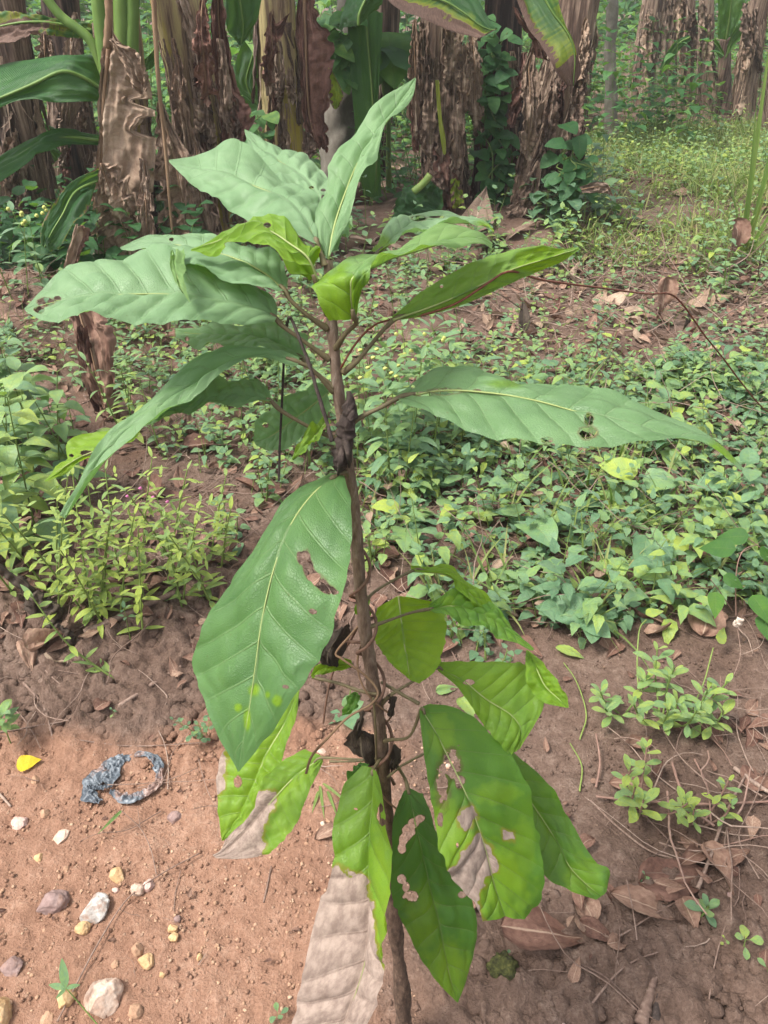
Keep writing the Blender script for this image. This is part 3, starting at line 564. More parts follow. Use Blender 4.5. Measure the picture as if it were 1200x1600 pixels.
sap_leaf([(744, 1138, 742, 1142, 748, 1150), (795, 1170, 785, 1185, 770, 1200), (850, 1222, 825, 1245, 800, 1262), (895, 1285, 865, 1305, 825, 1320), (926, 1345, 890, 1352, 850, 1368), (952, 1362, 918, 1382, 890, 1392), (948, 1392, 940, 1400, 930, 1406)],
         [.05, .05, .045, .04, .035, .03, .03], (.4, -.5), tint=.22, yel=.2, quilt=.0035, base_d=-.01, yells=[(915, 1370, 40, 40, .5)])
sap_leaf([(672, 1100, 657, 1105, 655, 1112), (725, 1112, 680, 1142, 660, 1152), (785, 1163, 706, 1192, 668, 1215), (822, 1222, 728, 1238, 682, 1278), (842, 1290, 745, 1282, 690, 1338), (849, 1350, 762, 1335, 702, 1368), (843, 1408, 775, 1388, 742, 1412), (820, 1436, 790, 1432, 752, 1438)],
         [-.03, -.04, -.05, -.055, -.055, -.05, -.045, -.04], (.5, -.4), pet=[(640, 1150), (610, 1156), (597, 1158)], tint=.42, yel=.12, quilt=.0045, holes=[(705, 1195, 12, 20), (692, 1230, 8, 26), (718, 1222, 9, 10), (716, 1165, 1, 1), (688, 1280, 5, 10), (715, 1320, 3, 5)],
         dry=[((700, 1362), (722, 1350), (730, 1320), (748, 1306), (770, 1330), (776, 1356), (756, 1380), (745, 1410), (752, 1445), (738, 1440), (690, 1380)), ((718, 1278), (738, 1262), (742, 1278), (728, 1295)), ((786, 1297), (802, 1297), (802, 1310), (790, 1310))], yells=[(700, 1310, 45, 80, .9), (785, 1380, 50, 70, .75), (775, 1240, 40, 20, .6), (690, 1150, 25, 40, .5), (820, 1330, 22, 60, .5)], label='big green leaf with a beige dead patch and eaten holes', nu=180, nv=61, bow=-.004, pr=.0018)
sap_leaf([(660, 1240, 637, 1231, 622, 1250), (672, 1262, 645, 1265, 614, 1285), (686, 1310, 657, 1318, 611, 1350), (706, 1365, 672, 1385, 613, 1408), (735, 1402, 684, 1435, 624, 1435), (742, 1455, 693, 1480, 652, 1488), (736, 1510, 705, 1530, 684, 1535), (716, 1564, 715, 1567, 712, 1564)],
         [-.02, -.04, -.05, -.055, -.055, -.05, -.045, -.04], (.5, -.5), pet=[(632, 1215), (615, 1190), (600, 1180)], tint=.2, quilt=.0042, yells=[(700, 1520, 40, 60, .5), (660, 1440, 30, 60, .35)], holes=[(657, 1279, 9, 6), (647, 1286, 9, 8), (638, 1297, 9, 9), (631, 1310, 8, 10), (628, 1326, 6, 9), (628, 1374, 6, 7), (634, 1386, 6, 8), (641, 1400, 10, 9), (722, 1398, 6, 5), (664, 1458, 1, 1)], nu=170, nv=55, bow=-.003)
sap_leaf([(566, 1196, 583, 1200, 588, 1205), (538, 1228, 583, 1240, 606, 1255), (524, 1290, 578, 1305, 611, 1330), (524, 1345, 577, 1370, 611, 1410), (510, 1385, 577, 1430, 608, 1475), (488, 1445, 572, 1490, 601, 1500), (472, 1530, 556, 1548, 598, 1532), (458, 1590, 528, 1620, 585, 1590), (440, 1650, 490, 1668, 530, 1655)],
         [-.03, -.04, -.05, -.06, -.065, -.065, -.065, -.06, -.06], (.3, (-2.0, -2.2, -2.2, -2.2, -1.6, -.9, -.5)), pet=[(598, 1180)], tint=.62, yel=.30, quilt=.0080, holes=[(595, 1262, 4, 8), (598, 1285, 5, 7), (556, 1264, 3, 2), (592, 1275, 3, 6)],
         dry=[((440, 1680), (480, 1440), (512, 1370), (526, 1352), (545, 1368), (566, 1368), (576, 1384), (580, 1440), (588, 1500), (625, 1540), (640, 1680))], yells=[(595, 1380, 25, 140, .75), (540, 1340, 30, 40, .4)], label='yellow green leaf whose lower half is dead and pale beige', nu=190, nv=61)
sap_leaf([(560, 1195, 566, 1192, 575, 1198), (545, 1210, 556, 1212, 570, 1212), (541, 1230, 548, 1232, 556, 1232)], [.0, -.01, -.015], (.3, -.3), tint=.25, nu=40, nv=13, base_d=-.01, quilt=.002)
sap_leaf([(548, 1032, 550, 1036, 552, 1042), (525, 1028, 524, 1040, 520, 1050), (505, 1036, 503, 1044, 500, 1056), (486, 1055, 487, 1057, 489, 1060)], [.02, .015, .01, .01], (.4, -.4), tint=.75, yel=.65, nu=60, nv=17, quilt=.002)
sap_leaf([(556, 1080, 558, 1082, 562, 1086), (544, 1088, 552, 1098, 562, 1102), (538, 1105, 545, 1110, 552, 1112), (534, 1117, 536, 1118, 538, 1117)], [.02, .02, .02, .02], (.4, -.4), tint=.4, nu=40, nv=13, quilt=.001)
sap_leaf([(560, 905, 563, 906, 566, 910), (556, 925, 564, 935, 576, 935), (560, 955, 568, 962, 580, 955), (572, 975, 574, 976, 577, 974)], [.03, .035, .04, .04], (.3, -.3), tint=.5, yel=.3, nu=40, nv=13, quilt=.001)
# withered leaves clinging to the stem
def withered(pts, d, name='withered_leaf', W=None, seed=1, mat='black'):
    a = np.array([P(x, y, sd(y)+d) for x, y, _ in pts]); w = np.array([q[2]*sd(pts[0][1])/F for q in pts])
    c = spline(a, 60); ww = np.interp(np.linspace(0, 1, 60), np.linspace(0, 1, len(w)), w); v = np.linspace(-1, 1, 31)
    u = np.linspace(0, 1, 60); U = np.repeat(u[:, None], 31, 1); V = np.repeat(v[None], 60, 0)
    n = vnoise(np.stack([U*4+seed, V*2.2, U*0], -1), seed); n2_ = vnoise(np.stack([U*9+seed, V*5, U*0+2], -1), seed+3); n3 = vnoise(np.stack([U*3+seed*3, V*0, U*0+9], -1), seed)
    g = c[:, None]+(V*ww[:, None]*(1+.25*vnoise(np.stack([U*11, np.sign(V)*2, U*0+seed], -1), 6)))[..., None]*(np.array([1, 0, 0])*(1+.5*n3)[..., None]+np.array([0, .35, .1]))+np.stack([n*.007, -.006*(1-V*V)+n*.011+n2_*.005, n2_*.004], -1)*np.minimum(1, ww/.012)[:, None, None]
    m = MB(); m.add(g.reshape(-1, 3), gridf(60, 31), lu=U.ravel(), lv=V.ravel(), tint=.5+.3*n.ravel()); m.build(name, M[mat], sapling)
withered([(540, 976, 4), (530, 988, 11), (522, 1003, 17), (520, 1020, 14), (527, 1040, 3)], .012, seed=2)
withered([(570, 1110, 4), (560, 1128, 15), (556, 1148, 20), (562, 1166, 17), (574, 1184, 12), (583, 1198, 3)], .004, seed=5)
withered([(612, 1165, 3), (617, 1175, 8), (618, 1190, 10), (612, 1205, 3)], -.006, seed=8)
withered([(607, 1085, 2), (612, 1095, 6), (612, 1108, 6), (610, 1120, 2)], -.006, seed=9)
# dead stalks and bare stalks of the sapling
def stalk(pts, d0, d1, r, name, mat, r1=None, seed=0):
    k = len(pts); m = MB(); tube(m, [P(x, y, sd(pts[-1][1] if len(pts) else y)+d0+(d1-d0)*i/(k-1)) for i, (x, y) in enumerate(pts)], r, r1 or r, 8, 46, wob=.25, seed=seed); return m.build(name, M[mat], sapling)
stalk([(519, 690), (513, 668), (500, 625), (485, 575), (470, 535), (456, 500), (451, 496)], .0, -.015, .0016, 'dead_stalk', 'scar', .0013)
stalk([(451, 496), (446, 520), (443, 570), (440, 640), (437, 700), (436, 752)], -.015, -.02, .0013, 'dead_stalk', 'scar', .0010)
stalk([(600, 1182), (560, 1189), (515, 1190)], .0, .02, .0013, 'bare_stalk', 'petiole')
stalk([(580, 1005), (555, 1003), (530, 1002), (508, 1004)], .0, .02, .0016, 'bare_stalk', 'vine')
stalk([(592, 1085), (565, 1080), (530, 1068), (487, 1058)], .0, .02, .0018, 'bare_stalk', 'petiole')
stalk([(596, 1066), (620, 1080), (655, 1100)], .0, -.03, .0018, 'bare_stalk', 'petiole')
stalk([(605, 1215), (630, 1195), (662, 1178)], .0, -.0, .0014, 'bare_stalk', 'petiole')
# --- twining vines (things of their own)
def vine(pts, r0, r1, mat, name, label, cat='vine', n=160, wob=.15, group=None, sides=7):
    m = MB(); tube(m, pts, r0, r1, sides, n, wob=wob, seed=3); o = m.build(name, M[mat]); return tag(o, label, cat, group)
hx = []
for i in range(90):
    f = i/89; y = 1235-f*375; x = np.interp(y, [q[1] for q in STEM][::-1], [q[0] for q in STEM][::-1]); a = f*2*math.pi*4.2+.6
    rr = .0135-.003*f; hx.append(P(x, y, sd(y))+np.array([rr*math.cos(a), rr*math.sin(a), 0]))
vine(hx, .0019, .0016, 'vine', 'twining_vine', 'thin brown vine wound in a spiral round the lower sapling stem', n=240)
hx = []
for i in range(70):
    f = i/69; y = 1330-f*330; x = np.interp(y, [q[1] for q in STEM][::-1], [q[0] for q in STEM][::-1]); a = -f*2*math.pi*2.2+2.6
    rr = .015-.002*f; hx.append(P(x, y, sd(y))+np.array([rr*math.cos(a), rr*math.sin(a), 0]))
vine(hx, .0012, .0011, 'drystalk', 'twining_vine', 'thinner pale vine winding the other way round the lower sapling stem', n=200)
vine([P(x, y, d) for x, y, d in ((478, 1208, .83), (488, 1180, .82), (515, 1150, .81), (545, 1120, .80), (580, 1100, .79), (590, 1080, .79), (570, 1055, .785), (535, 1030, .78), (525, 1020, .78), (545, 995, .775), (560, 978, .77))], .0014, .0011, 'drystalk', 'twining_vine', 'loose pale vine looping in front of the lower sapling stem', n=120)
vine([P(x, y, d) for x, y, d in ((505, 1130, .86), (510, 1095, .85), (517, 1060, .84), (530, 1030, .83), (545, 1005, .815), (556, 985, .80), (568, 962, .79))], .0012, .0012, 'vine', 'twining_vine', 'brown vine hanging straight down just left of the sapling stem', n=90)
vine([P(x, y, d) for x, y, d in ((533, 575, .625), (550, 545, .62), (572, 518, .62), (595, 503, .62), (625, 498, .625), (665, 491, .63), (715, 473, .64), (760, 444, .65), (797, 424, .66), (850, 438, .72), (940, 450, .85), (1010, 459, 1.0), (1048, 460, 1.1), (1070, 480, 1.15), (1098, 520, 1.25), (1130, 560, 1.4), (1160, 600, 1.6), (1195, 640, 1.9), (1230, 660, 2.2))], .0009, .0021, 'redvine', 'climbing_vine', 'long reddish vine stretched from the sapling crown to the weeds at right', n=220)
vine([P(x, y, d) for x, y, d in ((600, 1350, .95), (596, 1290, .93), (589, 1200, .87), (587, 1140, .82), (583, 1090, .80))], .0015, .0012, 'petiole', 'twining_vine', 'straight thin vine lying along the front of the lower sapling stem', n=80)
# ---------------------------------------------------------------- banana plants and the growth behind
def sheet(rows, Y, nu=60, nv=25, crumple=.02, cf=(3., 2.), seed=1, roll=0., rag=.0, dryf=None, tint=.5, fold=0., yelf=None, ripple=0., tilt=(0., 0.)):
    """a leaf blade from left edge / midrib / right edge stations; Y is one distance or one per row (metres ahead)"""
    rows = np.array(rows, float); k = len(rows); Ys = np.interp(np.linspace(0, 1, k), np.linspace(0, 1, len(np.atleast_1d(Y))), np.atleast_1d(Y))
    def c(ix, tl):
        w = np.linalg.norm(rows[:, ix:ix+2]-rows[:, 2:4], axis=1)*Ys/F
        return np.array([PY(rows[i, ix], rows[i, ix+1], Ys[i]+tl*w[i]) for i in range(k)])
    L, Mi, Rr = c(0, tilt[0]), c(2, 0), c(4, tilt[1]); L, Mi, Rr = splinek(L, nu), splinek(Mi, nu), splinek(Rr, nu)
    v = np.linspace(-1, 1, nv); V = v[None, :, None]; u = np.linspace(0, 1, nu)
    U = np.repeat(u[:, None], nv, 1); VV = np.repeat(v[None], nu, 0); A = np.abs(VV)
    if rag:
        e = 1-rag*np.maximum(0, vnoise(np.stack([U*30+seed, np.sign(VV)*4, U*0], -1), seed))*(A > .45)*A
    else: e = 1
    E = (np.abs(V)*(e[..., None] if rag else 1))
    g = np.where(V < 0, Mi[:, None]*(1-E)+L[:, None]*E, Mi[:, None]*(1-E)+Rr[:, None]*E)
    n = unit(np.cross(np.gradient(g, axis=0), np.gradient(g, axis=1))); n = n*np.sign(np.sum(n*(CAM-g)))
    d = crumple*vnoise(np.stack([U*cf[0]+seed*3.3, VV*cf[1], U*0+.5], -1), seed)+crumple*.5*vnoise(np.stack([U*cf[0]*2.6+seed, VV*cf[1]*2.4, U*0+4], -1), seed+1)
    d = d+crumple*.30*vnoise(np.stack([U*cf[0]*1.3+seed, VV*cf[1]*7, U*0+7], -1), seed+2)
    if crumple > .024:
        r1 = np.abs(vnoise(np.stack([U*cf[0]*3.4+seed*2, VV*cf[1]*1.5+U*3, U*0+11], -1), seed+4)); r2 = np.abs(vnoise(np.stack([U*cf[0]*8+seed, VV*cf[1]*3.2-U*5, U*0+13], -1), seed+5))
        d = d+crumple*(.55*(.35-r1)+.28*(.35-r2)) + crumple*.12*vnoise(np.stack([U*cf[0]*26+VV*3, VV*cf[1]*2, U*0+15], -1), seed+6)
    d = d-fold*A+ripple*np.sin(U*40+VV*2)*A
    g = g+n*d[..., None]
    wj = fbm(np.stack([U*5+seed, VV*3, U*0], -1), 3, 7); st = vnoise(np.stack([U*60+seed, VV*1.2, U*0], -1), 5)
    dr = np.zeros_like(U) if dryf is None else np.clip(.5+(dryf(U, VV)+.35*wj+.22*st)*1.2, 0, 1)
    ye = np.zeros_like(U) if yelf is None else np.clip(yelf(U, VV)+.5*wj+.5*st, 0, 1)
    return g.reshape(-1, 3), gridf(nu, nv), dict(lu=U.ravel(), lv=VV.ravel(), tint=tint+.15*wj.ravel(), dry=dr.ravel(), yel=ye.ravel()), Mi
def blade(parent, name, rows, Y, mat, rib=.008, ribmat='stalk', label=None, **k):
    v, f, a, Mi = sheet(rows, Y, **k); m = MB(); m.add(v, f, **a); o = m.build(name, M[mat], parent)
    if label: o['label'] = label
    if rib:
        r = MB(); q = Mi.copy(); q[:, 1] += -.004; tube(r, q, rib, rib*.25, 8, 40); r.build('midrib', M[ribmat], o)
    return o
def pseudostem(pts, Y, r0, r1, mat, parent, seed=1, top=2.6, tint=.4, peel=14, peelmat='dead'):
    """trunk of rolled leaf sheaths: pixel path in the plane Y, continued up out of view, with peeling dry sheaths"""
    w = [PY(x, y, Y) for x, y in pts]; b = w[0].copy(); b[2] = float(hgt(b[0], b[1]))-.05; w[0] = b
    d = unit(w[-1]-w[-2]); t = (top-w[-1][2])/max(d[2], .3)
    if t > 0: w.append(w[-1]+d*t)
    w = spline(np.array(w), 120); sides = 56; k = 120; m = MB()
    th = np.linspace(0, 2*np.pi, sides, endpoint=False); u = np.linspace(0, 1, k)
    t_ = unit(np.gradient(w, axis=0)); a = unit(np.cross(t_, [0, 1.0, 0])); bb = np.cross(t_, a)
    T, Un = np.meshgrid(th, u)
    rr = (r0+(r1-r0)*Un)*(1+.16*np.exp(-Un/.03))
    ridge = np.abs(((T+.6*vnoise(np.stack([Un*2, T*0, T*0+seed], -1), seed))*5/(2*np.pi)*1.0) % 1-.5)
    rr = rr*(1+.22*(ridge-.25)+.06*vnoise(np.stack([Un*4, np.cos(T)*2+seed, np.sin(T)*2], -1), seed)+.035*vnoise(np.stack([Un*6, np.cos(T)*9+seed, np.sin(T)*9], -1), seed+1)+.02*vnoise(np.stack([Un*70, np.cos(T)*6+seed, np.sin(T)*6], -1), seed+1))
    g = w[:, None]+rr[..., None]*(np.cos(T)[..., None]*a[:, None]+np.sin(T)[..., None]*bb[:, None])
    i = np.arange(k-1)[:, None]*sides; j = np.arange(sides)[None]; j2 = (j+1) % sides
    f = np.stack(np.broadcast_arrays(i+j, i+j2, i+sides+j2, i+sides+j), -1).reshape(-1, 4)
    m.add(g.reshape(-1, 3), f, lu=Un.ravel(), lv=np.cos(T).ravel(), tint=tint+.25*vnoise(np.stack([Un*3, np.cos(T)*1.6+seed, np.sin(T)*1.6], -1), seed+4).ravel())
    o = m.build('pseudostem', M[mat], parent)
    # peeling sheaths
    if peel:
        m = MB(); rs = np.random.default_rng(seed)
        for q in range(int(peel*2.4)):
            a0 = rs.uniform(-2.7, .4) if q % 3 else rs.uniform(0, 6.28); z0 = rs.uniform(.0, .55)*(1.35/ max(top, .5)) ; ln = rs.uniform(.12, .45)*(1.35/max(top, .5)); wd = rs.uniform(.07, .36)
            nu, nv = 40, 11; uu = np.linspace(0, 1, nu)[:, None]*np.ones((1, nv)); vv = np.linspace(-1, 1, nv)[None]*np.ones((nu, 1))
            zz = np.clip((z0+ln*(1-uu)), 0, 1); idx = zz*(k-1)
            ctr = np.stack([np.interp(idx, np.arange(k), w[:, c]) for c in range(3)], -1)
            A_ = np.stack([np.interp(idx, np.arange(k), a[:, c]) for c in range(3)], -1); B_ = np.stack([np.interp(idx, np.arange(k), bb[:, c]) for c in range(3)], -1)
            prf = np.minimum(1, (1-uu)*3+.25*rs.random())*(.75+.35*vnoise(np.stack([uu*7+q, uu*0, uu*0+seed], -1), 3))
            ang = a0+vv*wd*prf+.25*rs.normal()*uu+.16*vnoise(np.stack([uu*3+q, vv*.3, uu*0], -1), seed)
            lift = (1.04+rs.uniform(.02, .30)*uu**rs.uniform(1.2, 3)*(1+.5*vv*rs.normal())+.10*vnoise(np.stack([uu*3+q*2, vv*1.6, uu*0], -1), seed+5)+.05*vnoise(np.stack([uu*10+q*2, vv*3, uu*0], -1), seed+6)+.10*np.abs(vv)**2*rs.uniform(0, 1))
            rad = (r0+(r1-r0)*zz)*lift
            g = ctr+rad[..., None]*(np.cos(ang)[..., None]*A_+np.sin(ang)[..., None]*B_)
            m.add(g.reshape(-1, 3), gridf(nu, nv), lu=uu.ravel()*.5, lv=vv.ravel()*.6, tint=float(np.clip(rs.normal(.46, .32), 0, 1)))
        for q in range(peel*5):      # loose fibres and thin shreds
            a0 = rs.uniform(0, 6.28); z0 = rs.uniform(.02, .6)*(1.35/max(top, .5)); ln = rs.uniform(.05, .28)*(1.35/max(top, .5)); wd = rs.uniform(.015, .07); sw = rs.normal()*.25; lf = rs.uniform(.03, .45)
            nu = 14; uu = np.linspace(0, 1, nu)[:, None]*np.ones((1, 3)); vv = np.linspace(-1, 1, 3)[None]*np.ones((nu, 1))
            zz = np.clip(z0+ln*(1-uu), 0, 1); idx = zz*(k-1)
            ctr = np.stack([np.interp(idx, np.arange(k), w[:, c]) for c in range(3)], -1)
            A_ = np.stack([np.interp(idx, np.arange(k), a[:, c]) for c in range(3)], -1); B_ = np.stack([np.interp(idx, np.arange(k), bb[:, c]) for c in range(3)], -1)
            ang = a0+vv*wd*(1-uu*.8)*(1+.5*np.sin(uu*25+q))+sw*uu*uu; rad = (r0+(r1-r0)*zz)*(1.08+lf*uu**2+.04*np.sin(uu*9+q))
            g = ctr+rad[..., None]*(np.cos(ang)[..., None]*A_+np.sin(ang)[..., None]*B_)
            m.add(g.reshape(-1, 3), gridf(nu, 3), lu=uu.ravel()*.5, lv=vv.ravel()*.3+.3, tint=float(np.clip(rs.normal(.6, .3), 0, 1)))
        m.build('sheath_skirt', M[peelmat], parent)
    return w
def crown(parent, top, n=6, L=1.5, W=.24, seed=0):
    """the green leaves above the view: they shade the ground below"""
    rs = np.random.default_rng(seed)
    for i in range(n):
        lv = LV(); az = i*2.4+rs.uniform(-.3, .3); e = rs.uniform(.5, 1.1); d = rdir(e, az); m = MB()
        lv.add(top+d*.3, d, (0, 0, 1), L*rs.uniform(.8, 1.1), W*rs.uniform(.8, 1.1), rs.uniform(.7, 1.1), -.3, rs.uniform(.2, .6))
        lv.stamp(m, 'lance', 26, 9, ripple=.1); o = m.build('leaf', M['ban'], parent)
        s = MB(); tube(s, [top-np.array([0, 0, .1]), top+d*.15, top+d*.32], .03, .015, 8, 10); s.build('leaf_stalk', M['stalk'], parent)
def banana(label, pts, Y, r0, r1, mat='pseudo', seed=1, top=2.5, peel=14, ncrown=5, tint=.4, name='banana_plant', group='banana plants behind the sapling', peelmat='dead', L=1.5):
    b = PY(*pts[0], Y); b[2] = float(hgt(b[0], b[1])); e = tag(empty(name, b), label, 'banana plant', group)
    w = pseudostem(pts, Y, r0, r1, mat, e, seed, top, tint, peel, peelmat)
    if ncrown and seed % 3 == 0: crown(e, w[-1], 2, seed=seed, L=L)
    return e
LR = lambda *q: q
# A: brown fibrous old stem at the left edge
bA = banana('old brown fibrous banana stem at the left edge behind the green leaves', [(55, 345), (38, 240), (18, 120), (5, 20)], 4.9, .125, .10, 'pseudob', 3, 2.2, 16, 4, .25)
bA2 = banana('dark banana stem half hidden behind the big hanging tan leaf', [(135, 350), (122, 240), (105, 120), (95, 20)], 5.6, .13, .09, 'pseudob', 4, 2.2, 14, 4, .2)
# B: plant with the big tan hanging leaf
bB = banana('banana plant with a big tan dried leaf hanging down its front', [(215, 440), (205, 300), (196, 150), (180, 0)], 4.25, .11, .085, 'pseudo', 5, 2.3, 12, 5, .5)
blade(bB, 'dry_leaf', [(164, 20, 169, 20, 174, 20), (160, 60, 171, 55, 185, 62), (158, 100, 168, 95, 226, 108), (156, 160, 163, 140, 238, 155), (155, 210, 160, 200, 243, 205), (150, 262, 158, 262, 240, 290), (146, 320, 156, 320, 232, 330), (142, 385, 165, 400, 225, 395), (155, 430, 180, 440, 215, 425)], (4.0, 3.95, 3.93, 3.95, 3.98), 'tan', .011, 'drystalk', 'big tan dried leaf hanging from its broken stalk', nu=150, nv=61, crumple=.030, cf=(4.5, 2.6), seed=5, rag=.45, tint=.70, ripple=.004)
blade(bB, 'dry_leaf', [(168, 60, 175, 62, 182, 66), (180, 75, 205, 95, 215, 80), (195, 110, 218, 130, 231, 112), (205, 135, 222, 150, 232, 140)], 3.86, 'tan', 0, nu=50, nv=21, crumple=.03, cf=(4, 2), seed=9, rag=.3, tint=.6)
blade(bB, 'dry_leaf', [(150, 275, 158, 255, 165, 255), (146, 330, 172, 300, 196, 265), (142, 380, 190, 345, 222, 330), (160, 430, 205, 390, 236, 385), (180, 450, 205, 440, 230, 430)], 3.86, 'tan', .006, 'drystalk', nu=110, nv=51, crumple=.04, cf=(4, 3.2), seed=12, rag=.4, tint=.68, ripple=.003)
blade(bB, 'dry_leaf', [(244, 160, 250, 160, 255, 165), (240, 215, 262, 205, 275, 210), (240, 270, 275, 260, 302, 250), (245, 330, 285, 310, 298, 290), (250, 370, 290, 345, 310, 355), (260, 385, 300, 375, 322, 380)], 3.95, 'tan', .005, 'drystalk', nu=80, nv=35, crumple=.035, cf=(4, 2.5), seed=14, rag=.35, tint=.42)
m = MB(); tube(m, [PY(x, y, 3.9) for x, y in ((236, -60), (240, 0), (247, 120), (258, 230), (266, 330), (270, 368))], .012, .006, 8, 60, wob=.15, tint=.7); m.build('dry_leaf_stalk', M['drystalk'], bB)
m = MB(); tube(m, [PY(x, y, 3.92) for x, y in ((168, -70), (170, 0), (170, 30), (166, 75))], .020, .014, 9, 40, wob=.15, tint=.6); m.build('dry_leaf_stalk', M['drystalk'], bB)
for pts_, r_ in ((((150, -60), (158, 40), (175, 160)), .032), (((188, -70), (190, 20), (192, 120), (196, 180)), .035), (((207, -60), (207, 40), (205, 130)), .028), (((60, -20), (95, 25), (140, 62), (165, 120)), .020)):
    m = MB(); tube(m, [PY(x, y, 4.15) for x, y in pts_], r_, r_*1.15, 12, 40, wob=.06, tint=.6); m.build('leaf_stalk', M['stalk'], bB)
# its green leaves reaching out to the left
blade(bB, 'leaf', [(160, 88, 160, 140, 157, 158), (138, 85, 128, 120, 132, 159), (105, 86, 96, 112, 84, 160), (60, 89, 55, 130, 52, 155), (10, 99, 8, 150, 10, 165), (-60, 118, -60, 175, -60, 205), (-130, 150, -130, 200, -130, 240)], (4.1, 4.0, 3.95, 3.9), 'ban', .010, 'stalk', 'big green leaf with a folded edge reaching out to the left', nu=80, nv=31, crumple=.02, seed=21, tint=.42, tilt=(1.2, -.2))
blade(bB, 'leaf', [(150, 48, 152, 50, 153, 54), (110, 28, 108, 40, 105, 56), (60, 22, 55, 34, 55, 56), (10, 22, 5, 40, 10, 75), (-70, 20, -70, 60, -60, 98)], (4.3, 4.2, 4.2), 'ban', .008, 'stalk', 'green leaf with a big reddish brown dead half', nu=70, nv=27, crumple=.03, seed=22, tint=.4, tilt=(1., -.5), dryf=lambda U, V: (V > -.3)*(U-.35)*2.6-.25, yelf=lambda U, V: .25*(U > .3))
blade(bB, 'leaf', [(156, 215, 158, 220, 158, 226), (120, 203, 118, 215, 100, 222), (82, 202, 78, 215, 62, 238), (40, 220, 40, 236, 38, 258), (-20, 262, -18, 270, -15, 292)], (4.2, 4.1, 4.05), 'ban', .009, 'stalk', nu=60, nv=23, crumple=.02, seed=23, tint=.45, tilt=(1.2, -.8))
blade(bB, 'leaf', [(155, 262, 152, 282, 148, 290), (110, 285, 118, 300, 140, 322), (85, 318, 98, 335, 118, 348), (66, 355, 80, 365, 95, 385), (64, 385, 70, 386, 78, 388)], (3.8, 3.55, 3.4), 'ban', .007, 'stalk', 'dark olive drooping leaf with a browned edge', nu=60, nv=25, crumple=.015, seed=24, tint=.18, tilt=(.3, -.3), dryf=lambda U, V: (np.abs(V)-1.1)*1.5)
# C: leaning yellowish plant
bC = banana('leaning banana plant with a yellowish streaked stem and torn brown sheaths', [(352, 430), (328, 270), (300, 120), (268, -20)], 4.5, .13, .11, 'pseudo', 7, 2.4, 26, 5, .75)
blade(bC, 'dry_leaf', [(330, -20, 340, -20, 350, -20), (330, 60, 343, 50, 358, 60), (338, 140, 352, 140, 368, 135), (345, 195, 362, 190, 390, 170), (345, 232, 365, 235, 397, 190), (350, 243, 362, 244, 378, 236)], 4.3, 'rust', .006, 'drystalk', nu=70, nv=31, crumple=.045, cf=(4, 2.5), seed=31, rag=.3, tint=.6)
blade(bC, 'dry_leaf', [(275, 0, 283, 0, 292, 0), (290, 60, 300, 60, 312, 66), (303, 110, 312, 110, 322, 118), (310, 160, 316, 162, 326, 170), (318, 210, 322, 212, 330, 216)], 4.28, 'dead', 0, nu=60, nv=19, crumple=.03, cf=(5, 2), seed=33, rag=.4, tint=.75)
blade(bC, 'dry_leaf', [(338, 60, 345, 60, 352, 66), (342, 120, 350, 120, 360, 125), (342, 170, 352, 175, 362, 178), (348, 198, 354, 200, 358, 202)], 4.24, 'dead', 0, nu=50, nv=17, crumple=.035, cf=(4, 2), seed=34, rag=.4, tint=.62)
blade(bC, 'leaf', [(352, 0, 368, -40, 420, -60), (355, 45, 378, 20, 410, -10), (365, 60, 380, 50, 402, 30), (372, 70, 376, 71, 384, 62)], 4.7, 'ban', .008, nu=40, nv=17, crumple=.02, seed=35, tint=.25)
# D: stem with the dark red brown hanging leaf
bD = banana('banana stem with a yellow brown streak beside the dark red brown hanging leaf', [(452, 300), (442, 200), (436, 110), (430, 0)], 5.4, .135, .10, 'pseudo', 9, 2.3, 14, 4, .65)
blade(bD, 'dry_leaf', [(470, -30, 476, -30, 485, -30), (462, 30, 476, 25, 498, 20), (466, 90, 478, 85, 522, 68), (470, 140, 480, 140, 518, 120), (472, 180, 484, 185, 514, 190), (478, 215, 494, 222, 514, 228), (490, 232, 500, 234, 512, 234)], (5.0, 4.95, 5.0), 'rust', .010, 'drystalk', 'dark red brown leaf hanging straight down', nu=90, nv=35, crumple=.035, cf=(4.5, 2.4), seed=41, rag=.3, tint=.55)
blade(bD, 'dry_leaf', [(455, 18, 452, 22, 448, 28), (435, 35, 436, 46, 440, 58), (418, 45, 420, 52, 424, 62), (412, 55, 413, 56, 415, 58)], 5.0, 'rust', 0, nu=30, nv=13, crumple=.03, seed=42, tint=.6)
blade(bD, 'dry_leaf', [(475, 205, 480, 205, 487, 208), (472, 232, 482, 232, 494, 228), (475, 248, 484, 248, 495, 240)], 4.93, 'dead', 0, nu=30, nv=15, crumple=.03, seed=43, tint=.35)
blade(bD, 'leaf', [(508, 108, 514, 105, 520, 112), (512, 135, 524, 130, 536, 145), (516, 160, 526, 158, 532, 162), (522, 170, 524, 171, 527, 170)], 4.97, 'ban', 0, label='small yellow and brown leaf shred', nu=30, nv=15, crumple=.02, seed=44, tint=.7, dryf=lambda U, V: np.abs(V)*.9-.75+.5*np.sin(U*40)*.3, yelf=lambda U, V: 1.+U*0)
blade(bD, 'dry_leaf', [(418, 105, 420, 105, 424, 110), (414, 125, 419, 125, 426, 130), (416, 150, 420, 150, 424, 148)], 5.1, 'dead', 0, nu=20, nv=9, crumple=.02, seed=45, tint=.8)
